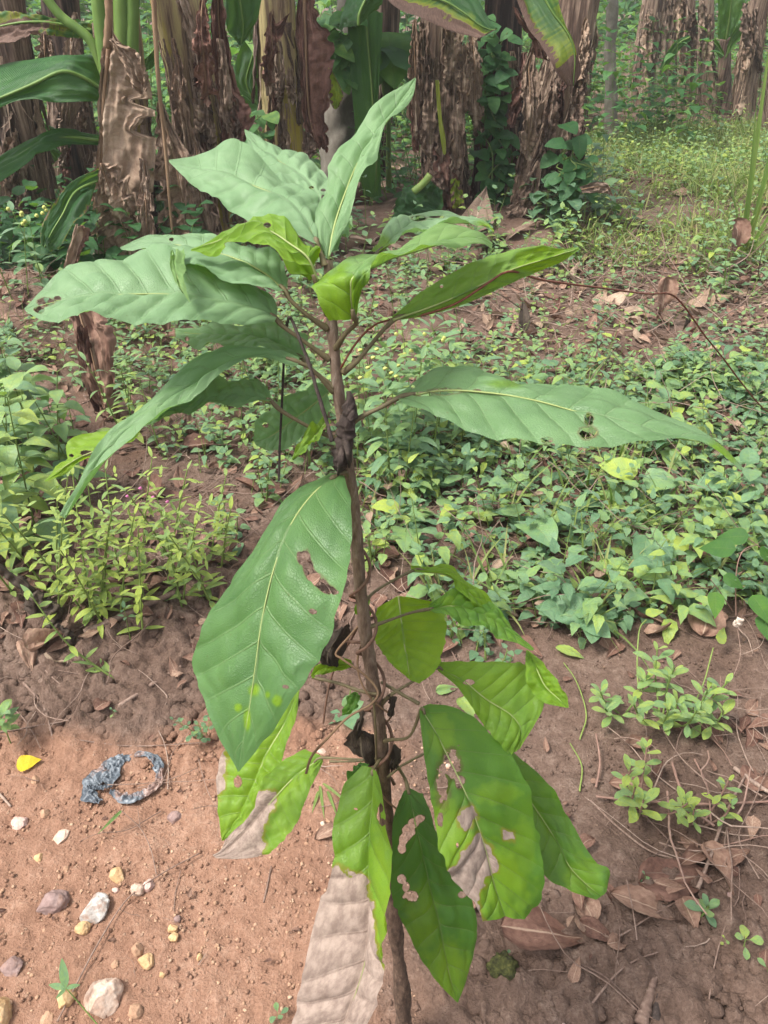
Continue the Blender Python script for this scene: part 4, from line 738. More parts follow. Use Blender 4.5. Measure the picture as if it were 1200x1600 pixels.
# grey tree behind D
def plain_tree(label, pts, Y, r0, r1, seed, name='tree', mat='grey', group=None):
    b = PY(*pts[0], Y); b[2] = float(hgt(b[0], b[1])); e = tag(empty(name, b), label, 'tree', group)
    w = [PY(x, y, Y) for x, y in pts]; w[0] = b-np.array([0, 0, .05]); d = unit(w[-1]-w[-2]); w.append(w[-1]+d*1.3)
    m = MB(); tube(m, w, r0, r1, 24, 90, wob=.22, seed=seed, rprof=[1.5, 1.05, 1, 1, .95, 1]); m.build('trunk', M[mat], e)
    m = MB(); lv = LV(); tp = w[-1]
    s = MB()
    for i in range(9):
        q = w[-2]+(w[-1]-w[-2])*ru(.3, 1); en = q+rdir(ru(.1, .9))*ru(.4, .9); tube(s, [q, (q+en)/2+np.array([0, 0, .06]), en], r1*.4, .006, 6, 8)
        for j in range(42): lv.add(en+rng.normal(size=3)*.22, rdir(ru(-.6, .5)), L=ru(.10, .18), W=ru(.03, .06), tint=ru(.1, .8))
    s.build('branches', M[mat], e); lv.stamp(m, 'ovate', 6, 3); m.build('crown', M['dark'], e); return e
plain_tree('grey mottled tree trunk between the red brown hanging leaf and the green hanging leaf', [(524, 350), (528, 270), (533, 150), (545, 40)], 6.0, .11, .085, 4)
# long green leaf hanging down
bH = banana('banana stem hidden behind the long green hanging leaf', [(583, 330), (585, 220), (600, 120), (606, 0)], 6.6, .10, .08, 'pseudob', 15, 2.3, 10, 4, .3)
blade(bH, 'leaf', [(543, 20, 572, 15, 598, 20), (545, 60, 574, 58, 596, 60), (549, 130, 580, 128, 592, 130), (555, 200, 585, 200, 590, 200), (562, 260, 588, 260, 594, 258), (568, 305, 584, 308, 595, 305)], (5.7, 5.6, 5.55, 5.6), 'ban', .010, 'stalk', 'long narrow green leaf hanging straight down', nu=80, nv=21, crumple=.012, seed=51, tint=.5, tilt=(.2, .2))
blade(bH, 'leaf', [(528, 45, 560, 40, 590, 12), (534, 20, 562, 20, 596, 0), (545, -10, 575, -10, 600, -25), (560, -50, 590, -50, 620, -60)], (5.3, 5.3, 5.4), 'ban', .01, 'stalk', 'bluish leaf tip pointing down at the top', nu=50, nv=23, crumple=.015, seed=52, tint=.1, tilt=(.6, .6))
# young cocoyam
eC = tag(empty('cocoyam_plant', G(608, 300)), 'young plant with pale green stalks and heart shaped leaves left of the dry sheathed stem', 'plant')
for pts_ in (((608, 165), (610, 110), (612, 60)), ((606, 165), (604, 110), (600, 62)), ((605, 160), (598, 120), (592, 90)), ((612, 160), (620, 122), (634, 108)), ((608, 330), (607, 240), (607, 160))):
    m = MB(); tube(m, [PY(x, y, 6.2) for x, y in pts_], .024, .016, 9, 20, tint=.9); m.build('stalk', M['stalk'], eC)
for i, (x, y, dx, dz, L_, W_) in enumerate(((612, 60, .5, .3, .42, .17), (600, 60, -.4, .2, .40, .16), (590, 90, -.8, -.5, .35, .14), (634, 106, .9, -.2, .22, .09), (606, 50, .1, .1, .40, .16))):
    lv = LV(); m = MB(); lv.add(PY(x, y, 6.2), (dx, -.6, dz-.5), (0, -.4, .8), L_, W_, .5, .1, .35+.1*i); lv.stamp(m, 'cord', 16, 11, ripple=.1); m.build('leaf', M['ban'], eC)
# E: dry sheathed stem in the middle with the dying leaf over it
bE = banana('thick banana stem wrapped in hanging grey brown dry sheaths, right of the upright sapling leaf', [(702, 345), (694, 230), (686, 120), (690, 0)], 5.5, .125, .11, 'pseudob', 17, 2.4, 40, 5, .35)
for i, (x0, y0, x1, y1, w_, mt, ti) in enumerate(((700, 60, 690, 270, 14, 'dead', .35), (676, 90, 672, 250, 13, 'dead', .55), (715, 60, 716, 290, 12, 'dead', .5), (664, 30, 660, 180, 12, 'dead', .4), (690, 190, 705, 330, 18, 'rust', .6), (724, 70, 722, 200, 9, 'tan', .5), (655, 120, 650, 240, 8, 'rust', .7), (710, 30, 704, 150, 14, 'dead', .65), (682, 240, 694, 320, 14, 'dead', .3))):
    xm, ym = (x0+x1)/2+3*math.sin(i*3), (y0+y1)/2
    blade(bE, 'dry_sheath', [(x0-w_*.6, y0, x0, y0, x0+w_*.6, y0), (xm-w_*1.1, ym, xm, ym, xm+w_, ym+5), (x1-w_*.9, y1-12, x1, y1, x1+w_*.7, y1-6)], (5.32, 5.22-.02*(i % 3), 5.24), mt, 0, nu=60, nv=15, crumple=.045, cf=(5, 2), seed=60+i, rag=.5, tint=ti)
blade(bE, 'dry_sheath', [(680, 125, 683, 125, 686, 125), (684, 180, 687, 180, 690, 180), (688, 215, 692, 215, 696, 215), (692, 240, 694, 242, 697, 240)], 5.12, 'grass', 0, label='yellow sheath strip', nu=30, nv=7, crumple=.01, seed=71, tint=1., yelf=lambda U, V: 1.+0*U)
blade(bE, 'dry_leaf', [(704, 280, 712, 280, 718, 282), (704, 305, 714, 300, 725, 308), (706, 325, 714, 325, 722, 328)], 5.1, 'ban', 0, label='yellow blotched leaf shred low on the stem', nu=30, nv=11, crumple=.03, seed=72, tint=.9, dryf=lambda U, V: np.abs(V)-.8+.5*np.sin(U*21+V*4), yelf=lambda U, V: 1.+U*0)
blade(bE, 'leaf', [(590, -15, 600, -25, 640, -60), (620, 14, 650, -8, 690, -50), (655, 28, 690, 0, 720, -40), (700, 48, 722, 18, 735, -20), (740, 58, 748, 38, 752, 6), (752, 60, 765, 46, 771, 38), (774, 45, 776, 46, 777, 45)], (5.0, 4.9, 4.85, 4.85), 'ban', .009, 'stalk', 'green leaf with a yellow and purplish brown dying edge', nu=90, nv=35, crumple=.012, seed=73, tint=.3, tilt=(-.4, .7), dryf=lambda U, V: (-V-.50)*2.0, yelf=lambda U, V: (-V+.05)*1.8)
# F: dark stem hung with vines
bF = banana('dark stem hung with green creepers between the dry sheathed stem and the big leaning stem', [(762, 335), (768, 230), (776, 110), (782, 0)], 5.75, .10, .085, 'pseudob', 19, 2.4, 14, 4, .1, peelmat='rust')
bF2 = banana('narrow dark stem with dangling dry shreds just left of the big leaning stem', [(806, 300), (802, 200), (798, 100), (800, 0)], 5.9, .075, .07, 'pseudob', 20, 2.4, 14, 4, .15)
for i, (x0, y0, x1, y1) in enumerate(((735, 64, 740, 120), (800, 80, 806, 180), (790, 190, 800, 300), (812, 230, 806, 300), (745, 150, 748, 210))):
    blade(bF if x0 < 780 else bF2, 'dry_leaf', [(x0-4, y0, x0, y0, x0+4, y0), ((x0+x1)/2-11, (y0+y1)/2, (x0+x1)/2, (y0+y1)/2, (x0+x1)/2+11, (y0+y1)/2), (x1-9, y1, x1, y1+8, x1+8, y1)], 5.45, ('tan', 'dead', 'dead', 'rust', 'dead')[i], 0, nu=40, nv=13, crumple=.035, cf=(4, 2), seed=80+i, rag=.5, tint=.5)
# G: the big leaning stem
bG = banana('big leaning banana stem with an orange brown bare strip and a yellow browned leaf', [(838, 348), (858, 250), (878, 130), (908, -20)], 5.35, .135, .10, 'pseudob', 23, 2.5, 34, 5, .35)
blade(bG, 'dry_sheath', [(884, 105, 888, 105, 893, 105), (870, 170, 879, 170, 889, 170), (861, 215, 871, 215, 880, 215), (852, 262, 860, 262, 868, 262)], (5.12, 5.10, 5.10), 'tan', 0, label='smooth orange brown bare strip of the stem', nu=50, nv=11, crumple=.006, seed=91, tint=.55)
for i, (x0, y0, x1, y1, w_, ti, mt) in enumerate(((902, 110, 905, 215, 9, .4, 'dead'), (912, 60, 912, 150, 8, .3, 'dead'), (906, 190, 908, 260, 9, .2, 'rust'), (860, 250, 815, 340, 20, .4, 'dead'), (880, 260, 862, 345, 22, .35, 'dead'), (840, 270, 800, 340, 16, .45, 'dead'), (915, 30, 908, 130, 7, .6, 'tan'), (890, 240, 885, 330, 18, .3, 'dead'), (870, 120, 852, 240, 12, .3, 'dead'))):
    xm, ym = (x0+x1)/2, (y0+y1)/2
    blade(bG, 'dry_sheath', [(x0-w_*.6, y0, x0, y0, x0+w_*.6, y0), (xm-w_, ym, xm, ym, xm+w_, ym+5), (x1-w_*.9, y1-8, x1, y1, x1+w_*.8, y1-6)], (5.15, 5.05, 4.98), mt, 0, nu=50, nv=15, crumple=.05, cf=(5, 2), seed=92+i, rag=.5, tint=ti)
blade(bG, 'leaf', [(795, -40, 830, -60, 860, -60), (812, 10, 845, -15, 870, -25), (826, 45, 862, 18, 874, 8), (842, 65, 880, 42, 884, 40), (858, 90, 892, 62, 894, 60), (868, 112, 898, 90, 903, 88), (884, 132, 896, 126, 908, 112), (893, 134, 896, 134, 900, 130)], (4.75, 4.7, 4.68, 4.7), 'ban', .008, 'stalk', 'yellow green leaf with a brown dead tip', nu=90, nv=31, crumple=.012, seed=103, tint=.6, tilt=(-.3, .2), dryf=lambda U, V: np.maximum((U-.70)*5, (-V-.75)*2), yelf=lambda U, V: (U-.25)*2.2+.4*np.abs(V))
blade(bG, 'dry_leaf', [(800, 10, 806, 12, 812, 20), (812, 38, 822, 40, 832, 48), (830, 62, 838, 62, 846, 70), (836, 90, 848, 92, 858, 96)], 4.82, 'rust', 0, nu=40, nv=13, crumple=.04, seed=104, rag=.4, tint=.45)
blade(bG, 'dry_leaf', [(905, 292, 908, 296, 910, 302), (930, 284, 930, 292, 930, 302), (950, 288, 950, 294, 946, 302), (958, 305, 957, 306, 955, 306)], 4.75, 'dead', .004, 'drystalk', 'curled dry leaf low on the right', nu=40, nv=15, crumple=.03, seed=105, tint=.62)
# --- the far plants on the right, beyond the clearing
far = [('brown banana stem nearest the slim grey trunk, beyond the clearing', [(1005, 150), (1012, 70), (1024, -30)], 11.0, .20, .17, 26), ('slender banana stem in torn pale sheaths, beyond the clearing', [(1070, 175), (1074, 90), (1078, -20)], 10.3, .11, .09, 24),
       ('straight brown banana stem standing at the far edge of the clearing', [(1103, 187), (1103, 100), (1104, -20)], 9.7, .125, .105, 22), ('leaning tan banana stem at the right edge of the clearing', [(1160, 180), (1172, 90), (1196, -40)], 9.6, .17, .15, 26),
       ('dark banana stem at the far right behind the leaning tan one', [(1205, 200), (1222, 80), (1236, -30)], 9.0, .17, .14, 20), ('thin banana stem left of the slim grey trunk', [(912, 130), (918, 60), (926, -20)], 9.5, .12, .1, 18), ('short banana stem between the two brown ones in the far right', [(1045, 160), (1048, 80), (1052, -10)], 12.5, .12, .1, 12)]
for i, (lb, pts_, Y, r0, r1, pe) in enumerate(far):
    e = banana(lb, pts_, Y*1.0, r0*.62, r1*.62, 'pseudob', 120+i, 2.6, pe, 5, .55, group='banana plants beyond the clearing', peelmat='tan' if i in (1, 3) else 'dead')
    rs = np.random.default_rng(300+i)
    for j in range(3):
        x0 = pts_[1][0]+rs.uniform(-10, 10); y0 = rs.uniform(-20, 40); x1 = x0+rs.uniform(-12, 12); y1 = y0+rs.uniform(60, 130); w_ = rs.uniform(5, 10)
        blade(e, 'dry_sheath', [(x0-3, y0, x0, y0, x0+3, y0), (x0-w_, (y0+y1)/2, x0, (y0+y1)/2, x0+w_, (y0+y1)/2), (x1-w_*.6, y1, x1, y1+6, x1+w_*.6, y1)], Y-.22, ('dead', 'tan', 'dead')[j], 0, nu=40, nv=11, crumple=.07, cf=(4, 2), seed=310+i*3+j, rag=.5, tint=rs.uniform(.3, .7))
eY = tag(empty('banana_plant', PY(1130, 180, 10.2)), 'young green banana plant with upright pale green leaves in the far right', 'banana plant', 'banana plants beyond the clearing')
m = MB(); tube(m, [PY(x, y, 10.2) for x, y in ((1130, 182), (1131, 120), (1134, 60))], .10, .06, 14, 30, wob=.1, tint=.3); m.build('pseudostem', M['pseudob'], eY)
for i, r_ in enumerate(([(1120, 60, 1134, 62, 1138, 60), (1122, 20, 1140, 25, 1160, 20), (1124, -20, 1145, -20, 1166, -20), (1140, -60, 1150, -60, 1160, -60)], [(1130, 95, 1134, 90, 1134, 84), (1155, 62, 1150, 52, 1145, 48), (1185, 55, 1178, 40, 1168, 30), (1200, 50, 1200, 48, 1200, 46)], [(1125, 92, 1130, 88, 1132, 84), (1112, 72, 1116, 68, 1122, 66), (1100, 75, 1104, 66, 1112, 60), (1092, 82, 1092, 80, 1094, 78)])):
    blade(eY, 'leaf', r_, 10.0, 'ban', .012, 'stalk', nu=40, nv=17, crumple=.03, seed=140+i, tint=.75)
eY = tag(empty('banana_plant', PY(990, 175, 11.5)), 'low green banana leaf drooping between the brown stems in the far right', 'banana plant', 'banana plants beyond the clearing')
blade(eY, 'leaf', [(1080, 62, 1078, 58, 1076, 55), (1064, 75, 1060, 68, 1055, 64), (1048, 98, 1044, 90, 1040, 84), (1034, 110, 1033, 108, 1032, 106)], 9.5, 'ban', .01, 'stalk', nu=40, nv=15, crumple=.02, seed=150, tint=.3)
plain_tree('slim pale grey trunk standing alone at the far edge of the clearing', [(958, 216), (955, 170), (953, 90), (958, -10)], 8.6, .055, .048, 9)
# fallen stem lying in the undergrowth (pale cut stalk and silvery leaf under the dry sheathed stem)
eF = tag(empty('fallen_banana_leaf', G(655, 345)), 'silvery green fallen banana leaf with a pale cut stalk lying below the dry sheathed stem', 'fallen leaf')
blade(eF, 'blade', [(612, 340, 620, 345, 640, 350), (622, 308, 640, 325, 665, 340), (640, 285, 660, 305, 690, 325), (672, 280, 680, 290, 690, 296)], 4.9, 'ban', 0, nu=40, nv=21, crumple=.05, cf=(3, 2), seed=160, tint=.1, tilt=(.8, -.5))
m = MB(); tube(m, [PY(x, y, 4.85) for x, y in ((646, 300), (662, 286), (672, 273))], .022, .020, 10, 14, tint=.95); m.build('stalk', M['stalk'], eF)
# dead curled sheath standing behind the big left leaf
eS = tag(empty('dead_banana_sheath', G(160, 655)), 'curled dead banana sheath, reddish brown inside, standing behind the left crown leaf', 'dead sheath')
blade(eS, 'sheath', [(122, 352, 130, 352, 140, 358), (108, 390, 118, 395, 126, 380), (100, 430, 112, 440, 128, 420), (112, 500, 128, 500, 160, 490), (118, 540, 142, 545, 178, 520), (130, 590, 155, 600, 180, 590), (150, 630, 165, 640, 184, 625), (165, 650, 172, 656, 182, 654)], (2.75, 2.7, 2.6, 2.55), 'litter', .006, 'drystalk', nu=90, nv=31, crumple=.03, cf=(4, 2.5), seed=170, rag=.2, tint=.62)
blade(eS, 'sheath', [(118, 350, 124, 352, 130, 356), (104, 400, 112, 400, 122, 395), (98, 440, 104, 444, 112, 440)], 2.68, 'tan', 0, nu=30, nv=11, crumple=.02, seed=171, tint=.7)
blade(eS, 'sheath', [(120, 510, 126, 510, 134, 510), (122, 560, 134, 565, 146, 560), (138, 620, 150, 630, 160, 625), (160, 655, 164, 658, 170, 655)], 2.62, 'rust', 0, nu=40, nv=13, crumple=.03, seed=172, tint=.3)
# more of the broken, fibrous look of the stems: hanging strips and bits of sheath on every near plant
def shreds(parent, n, x0, x1, y0, y1, Y, seed, mats=('dead', 'dead', 'rust', 'tan'), lean=0., L=(50, 150), W=(4, 11)):
    rs = np.random.default_rng(seed)
    for i in range(n):
        x = rs.uniform(x0, x1); y = rs.uniform(y0, y1); l = rs.uniform(*L); w = rs.uniform(*W); xe = x+lean*l+rs.uniform(-8, 8); xm = (x+xe)/2+rs.uniform(-5, 5)
        y2 = min(y+l, y1+60)
        blade(parent, 'dry_sheath', [(x-w*.5, y, x, y, x+w*.5, y), (xm-w, (y+y2)/2, xm, (y+y2)/2, xm+w*.9, (y+y2)/2+5), (xe-w*.7, y2-10, xe, y2, xe+w*.6, y2-4)], (Y, Y-rs.uniform(.02, .08), Y-rs.uniform(.0, .10)), mats[int(rs.integers(len(mats)))], 0, nu=44, nv=11, crumple=.04, cf=(5, 2), seed=int(rs.integers(1000)), rag=.6, tint=rs.uniform(.15, .8))
shreds(bC, 16, 285, 365, 60, 330, 4.32, 501, lean=.15)
shreds(bD, 9, 420, 460, 60, 230, 5.22, 502, W=(3, 8))
shreds(bE, 14, 655, 720, 30, 280, 5.28, 503)
shreds(bF, 10, 745, 800, 40, 280, 5.6, 504, mats=('rust', 'dead', 'rust'), W=(3, 9))
shreds(bG, 14, 815, 910, 60, 300, 5.12, 505, lean=-.15)
shreds(bA, 8, 5, 60, 150, 300, 4.75, 506, mats=('dead', 'dead', 'tan'))
shreds(bA2, 8, 95, 150, 60, 280, 5.45, 507, mats=('dead', 'rust'))
shreds(bB, 10, 200, 240, 180, 400, 4.12, 508)
# broad green leaves showing between the stems
for i, (par, rows, Y, tn) in enumerate((
        (bC, [(410, 88, 396, 84, 380, 60), (402, 130, 385, 128, 365, 118), (412, 160, 400, 160, 388, 158), (420, 172, 418, 172, 416, 172)], 5.6, .15),
        (bC, [(350, 135, 352, 150, 354, 170), (375, 125, 378, 150, 380, 178), (405, 130, 408, 148, 408, 168), (425, 145, 425, 148, 425, 152)], 5.8, .1),
        (bB, [(256, 60, 250, 66, 246, 75), (245, 85, 232, 90, 222, 98), (240, 105, 226, 112, 215, 118)], 4.9, .15), (bB, [(262, 165, 262, 180, 262, 200), (285, 160, 285, 185, 285, 210), (300, 180, 300, 188, 300, 198)], 5.6, .2),
        (bD, [(398, -20, 392, -10, 385, 0), (402, 20, 392, 30, 378, 30), (396, 60, 390, 66, 380, 58)], 5.9, .2), (bH, [(640, 60, 630, 66, 622, 72), (642, 90, 626, 92, 612, 92), (640, 112, 630, 110, 620, 108)], 6.9, .35),
        (bH, [(520, 85, 528, 90, 534, 96), (536, 70, 545, 84, 548, 98), (552, 80, 552, 84, 552, 90)], 5.7, .4), (bA, [(0, 165, 20, 190, 60, 200), (50, 180, 75, 205, 90, 225), (95, 205, 110, 222, 110, 232)], 5.4, .1), (bA2, [(80, 260, 90, 250, 96, 240), (60, 240, 70, 232, 80, 222), (40, 236, 46, 230, 52, 222)], 5.1, .5))):
    blade(par, 'leaf', rows, Y, 'ban', .006, 'stalk', nu=40, nv=17, crumple=.02, seed=520+i, tint=tn)

# creeper climbing the dark stem
def creeper_on(x0, x1, y0, y1, Y, n, label, seed, L=(.06, .13), tint=(.1, .7), ref=(770, 330)):
    rs = np.random.default_rng(seed); e = tag(empty('creeper', PY(ref[0], ref[1], Y)), label, 'creeper', None); lv, st = LV(), MB()
    for k in range(5):
        pts = [PY(rs.uniform(x0, x1), y1-(y1-y0)*i/6, Y-rs.uniform(.1, .3)) for i in range(7)]; tube(st, pts, .006, .003, 5, 40, tint=.3)
        c = spline(np.array(pts), n//5)
        for p in c: Lf = rs.uniform(*L); lv.add(p+rs.normal(size=3)*.04, rdir(rs.uniform(-.9, .2), rs.uniform(3.3, 6.1)), (0, -.5, .8), Lf, Lf*rs.uniform(.3, .42), rs.uniform(.1, .6), .12, rs.uniform(*tint))
    m = MB(); lv.stamp(m, 'cord', 10, 7, ripple=.05, quilt=.02); m.build('foliage', M['dark'], e); st.build('stem', M['gstem'], e)
creeper_on(738, 800, 50, 330, 5.62, 150, 'leafy creeper climbing the dark stem beside the big leaning stem', 601)
creeper_on(865, 925, 225, 300, 5.1, 36, 'creeper with pale green leaves growing up the foot of the leaning stem', 602, (.08, .15), (.2, .6), (900, 320))
creeper_on(505, 560, 20, 110, 5.9, 45, 'creeper with bright leaves hanging on the grey trunk', 603, (.10, .18), (.4, .9), (530, 300))
creeper_on(375, 412, 180, 300, 5.3, 40, 'creeper with bright leaves between the leaning stem and the yellow streaked one', 604, (.07, .14), (.4, .9), (395, 330))

# more big dead leaves hanging between the stems
for i, (par, x0, y0, x1, y1, w0, Y, mt, tn) in enumerate(((bA2, 118, 20, 108, 215, 17, 5.2, 'dead', .65), (bA, 62, 20, 72, 150, 15, 4.7, 'dead', .5), (bC, 318, -10, 322, 150, 15, 4.2, 'rust', .75), (bC, 270, 60, 292, 260, 12, 4.25, 'tan', .35), (bD, 424, 20, 420, 130, 11, 4.95, 'rust', .7), (bC, 300, 200, 330, 400, 20, 4.22, 'dead', .6), (bB, 225, 250, 232, 420, 14, 3.9, 'dead', .65), (bE, 735, 40, 742, 190, 13, 5.3, 'dead', .6), (bG, 838, 60, 826, 240, 13, 5.0, 'dead', .55), (bE, 648, 30, 650, 220, 12, 5.3, 'tan', .3))):
    xm, ym = (x0+x1)/2+4*math.sin(i*2.1), (y0+y1)/2
    blade(par, 'dry_leaf', [(x0-w0*.3, y0, x0, y0, x0+w0*.3, y0), (xm-w0*.8, (y0+ym)/2, xm-2, (y0+ym)/2, xm+w0*.7, (y0+ym)/2+6), (xm-w0*1.1, ym, xm, ym, xm+w0, ym+5), (x1-w0*1.2, y1-30, x1, y1-22, x1+w0*.9, y1-34), (x1-w0*.5, y1-4, x1+2, y1+8, x1+w0*.4, y1-8)], (Y, Y-.06, Y-.1, Y-.06, Y), mt, .004, 'drystalk', nu=90, nv=31, crumple=.034, cf=(4.5, 2.4), seed=700+i, rag=.55, tint=tn, ripple=.003)
# ---------------------------------------------------------------- weeds, litter and undergrowth
def w_upright(lv, st, b, h, nodes, L, W, tint=.4, lean=.12, r=.0018, droop=.25, jit=.15, yel=0, start=.2, opp=2, top=.5, stint=.5, az0=None, pet=.25, fold=.15, big=False):
    """an upright stem with opposite leaves"""
    az = ru(0, 6.28) if az0 is None else az0; a = rdir(0, ru(0, 6.28))*lean*h
    pts = [b-np.array([0, 0, .01]), b+np.array([0, 0, h*.5])+a*.35, b+np.array([0, 0, h])+a]
    tt = np.linspace(0, 1, 12)[:, None]; c = pts[0]*(1-tt)**2+2*tt*(1-tt)*(pts[1]+a*.05)+pts[2]*tt*tt
    if st is not None: tube(st, c if big else c[::4 if h < .12 else 3], r, r*.45, 5 if big else 4, tint=stint, cap=False)
    for i in range(nodes):
        f = start+(1-start)*(i/(max(1, nodes-1)))**.85; p = np.array([np.interp(f, np.linspace(0, 1, 12), c[:, k]) for k in range(3)])
        s = 1-(1-top)*f
        for j in range(opp):
            d = rdir(ru(-.15, .55)+.4*(i == nodes-1), az+i*1.57+j*2*math.pi/opp+ru(-.35, .35)); Li = L*s*ru(.75, 1.25)
            q = p+d*Li*pet
            if st is not None and pet > .1 and big: tube(st, [p, q], r*.4, r*.35, 4, tint=stint, cap=False)
            lv.add(q, d, (0, 0, 1), Li, W/L*Li*ru(.85, 1.15), droop+ru(-.15, .35), fold+ru(-.1, .1), float(np.clip(tint+jit*rng.normal(), 0, 1)), yel=yel, twist=ru(-.4, .4))
def w_rosette(lv, st, b, h, stems, n, L, W, tint=.6, spread=.5, r=.002, lean=None):
    for s in range(stems):
        az = ru(0, 6.28); e = b+rdir(0, az)*spread*h*ru(.2, 1)+np.array([0, 0, h*ru(.6, 1.1)])
        c = spline([b-np.array([0, 0, .01]), (b+e)/2+rdir(0, az)*h*.15, e], 10)
        tube(st, c, r, r*.7, 6, tint=.5, cap=False); a0 = ru(0, 6.28)
        for i in range(n):
            f = 1-.55*(i/n)**1.2; p = np.array([np.interp(f, np.linspace(0, 1, 10), c[:, k]) for k in range(3)]); Li = L*ru(.7, 1.1)*(.55+.45*min(1, i/3))
            d = rdir(1.15-.95*min(1, i/(n*.7))+ru(-.15, .15), a0+i*2.4)
            lv.add(p, d, (0, 0, 1), Li, W/L*Li, ru(.1, .45), .2, float(np.clip(tint+.12*rng.normal(), 0, 1)))
def patch(name, poly, dens, fn, shape, mat, stemmat='gstem', nu=8, nv=5, serr=0., mask=None, knd='stuff', stems=True, quilt=.035):
    lv, st = LV(), MB(); n = 0
    for p in scatter(poly, dens):
        if mask is not None and rng.random() > mask(p): continue
        fn(lv, st, p); n += 1
    m = MB(); lv.stamp(m, shape, nu, nv, ripple=.05, serr=serr, quilt=quilt)
    o = kind(m.build(name, M[mat], origin=(0, 0, 0)), knd)
    if stems and st.n:
        s = kind(st.build(name+'_stems', M[stemmat], origin=(0, 0, 0)), knd)
    return o
# --- the dense green patch of broad-leaved weeds right of the sapling
ZP = gpoly([(548, 700), (560, 655), (700, 650), (900, 600), (1300, 570), (1900, 560), (2100, 900), (1260, 985), (1130, 950), (1010, 985), (900, 1000), (800, 965), (720, 1010), (690, 985), (640, 900), (560, 880)])
def fp(lv, st, p):
    t = ru(.15, .8); k = ru(.5, 1.); w_upright(lv, st, p, ru(.05, .20), int(ru(2, 6)), .108*k, .030*k, t, .45, .0016, ru(.1, .7), .14, start=.3, stint=.4)
patch('weed_patch', ZP, 300, fp, 'ovate', 'weed', nu=9, nv=7, serr=.06, mask=lambda p: .30+.9*sstep(-.25, .3, n2(p[0], p[1], 2.2, 2, 31)))
def fp3(lv, st, p): w_upright(lv, st, p, ru(.02, .06), 2, ru(.03, .06), ru(.012, .022), ru(.1, .6), .6, .0012, .3, .15, start=.5)
patch('low_weeds', ZP, 330, fp3, 'ovate', 'weed', nu=7, nv=5, serr=.05)
def fbig(lv, st, p): w_upright(lv, st, p, ru(.10, .2), int(ru(2, 4)), ru(.10, .14), ru(.036, .05), ru(.3, .8), .4, .002, .4, .12, start=.4, stint=.4)
patch('weed_patch', ZP, 9, fbig, 'cord', 'weed', nu=12, nv=9, quilt=.03)
lv = LV()
for p in scatter(ZP, 260):
    if n2(p[0], p[1], 1.5, 2, 77) < -.05: continue
    for k in range(2): lv.add(p+rng.normal(size=3)*.015*np.array([1, 1, 0]), rdir(ru(.6, 1.4)), (0, 0, 1), ru(.08, .26), ru(.002, .005), ru(.2, 1.0), .1, float(np.clip(rng.normal(.55, .25), 0, 1)))
m = MB(); lv.stamp(m, 'blade', 6, 3); kind(m.build('grass', M['grass'], origin=(0, 0, 0)), 'stuff')
def fstalk(lv, st, p): w_upright(lv, st, p, ru(.2, .38), int(ru(4, 7)), ru(.04, .07), ru(.012, .022), ru(.4, .95), .3, .002, .3, .12, start=.3)
patch('tall_weeds', ZP, 14, fstalk, 'ovate', 'weed', nu=8, nv=5, serr=.05)
# --- thinner growth behind it, among dry sticks
ZM = gpoly([(420, 660), (410, 470), (640, 415), (900, 420), (1600, 420), (1900, 600), (1300, 620), (900, 660), (640, 690)])
def fm(lv, st, p):
    w_upright(lv, st, p, ru(.04, .20), int(ru(2, 5)), ru(.03, .065), ru(.010, .022), ru(.25, .75), .5, .0014, .3, .15, start=.3)
patch('thin_weeds', ZM, 200, fm, 'ovate', 'weed', nu=7, nv=5, mask=lambda p: .25+.9*sstep(-.2, .3, n2(p[0], p[1], 1.6, 2, 33)))
# --- left middle: mixed weeds round the dead sheath
ZL = gpoly([(-400, 760), (-400, 520), (60, 560), (330, 470), (470, 480), (545, 600), (548, 760), (470, 800), (330, 760), (200, 720), (120, 790)])
ZS = gpoly([(80, 790), (85, 630), (240, 630), (240, 790)])
patch('thin_weeds', ZL, 330, fm, 'ovate', 'weed', nu=7, nv=5, mask=lambda p: 0 if inside(ZS, p[None, :2])[0] else .3+.8*sstep(-.2, .3, n2(p[0], p[1], 2., 2, 35)))
def ftall2(lv, st, p): w_upright(lv, st, p, ru(.06, .30), int(ru(3, 7)), ru(.05, .10), ru(.016, .032), ru(.1, .75), .3, .0025, .35, .12, start=.25)
def ftall(lv, st, p): w_upright(lv, st, p, ru(.22, .42), int(ru(5, 8)), ru(.05, .085), ru(.012, .022), ru(.35, .7), .25, .0022, .25, .12, start=.3)
patch('tall_weeds', gpoly([(545, 560), (560, 470), (690, 470), (740, 560), (700, 680), (560, 700)]), 34, ftall, 'lance', 'weed', nu=8, nv=5)
patch('tall_weeds', gpoly([(290, 640), (420, 560), (520, 600), (545, 690), (430, 700), (300, 720)]), 75, ftall, 'lance', 'weed', nu=8, nv=5)
patch('thin_weeds', gpoly([(-500, 480), (-400, 400), (330, 400), (560, 360), (880, 360), (900, 430), (640, 440), (440, 500), (120, 500)]), 70, ftall2, 'ovate', 'weed', nu=7, nv=5, serr=.05, mask=lambda p: .15+.9*sstep(-.1, .35, n2(p[0], p[1], 1.3, 2, 37)))
# --- left, dark climbers and broad weeds in front of the banana stems
ZC = gpoly([(-500, 520), (-400, 400), (100, 395), (330, 420), (330, 470), (180, 500), (60, 480)])
def fc(lv, st, p): w_upright(lv, st, p, ru(.12, .50), int(ru(4, 8)), ru(.09, .18), ru(.035, .07), ru(.0, .35), .4, .003, .5, .1, start=.15)
patch('dark_climbers', ZC, 46, fc, 'cord', 'dark', nu=9, nv=7)
patch('dark_climbers', gpoly([(-300, 420), (-300, 330), (130, 330), (240, 380), (120, 420)]), 34, fc, 'cord', 'dark', nu=9, nv=7)
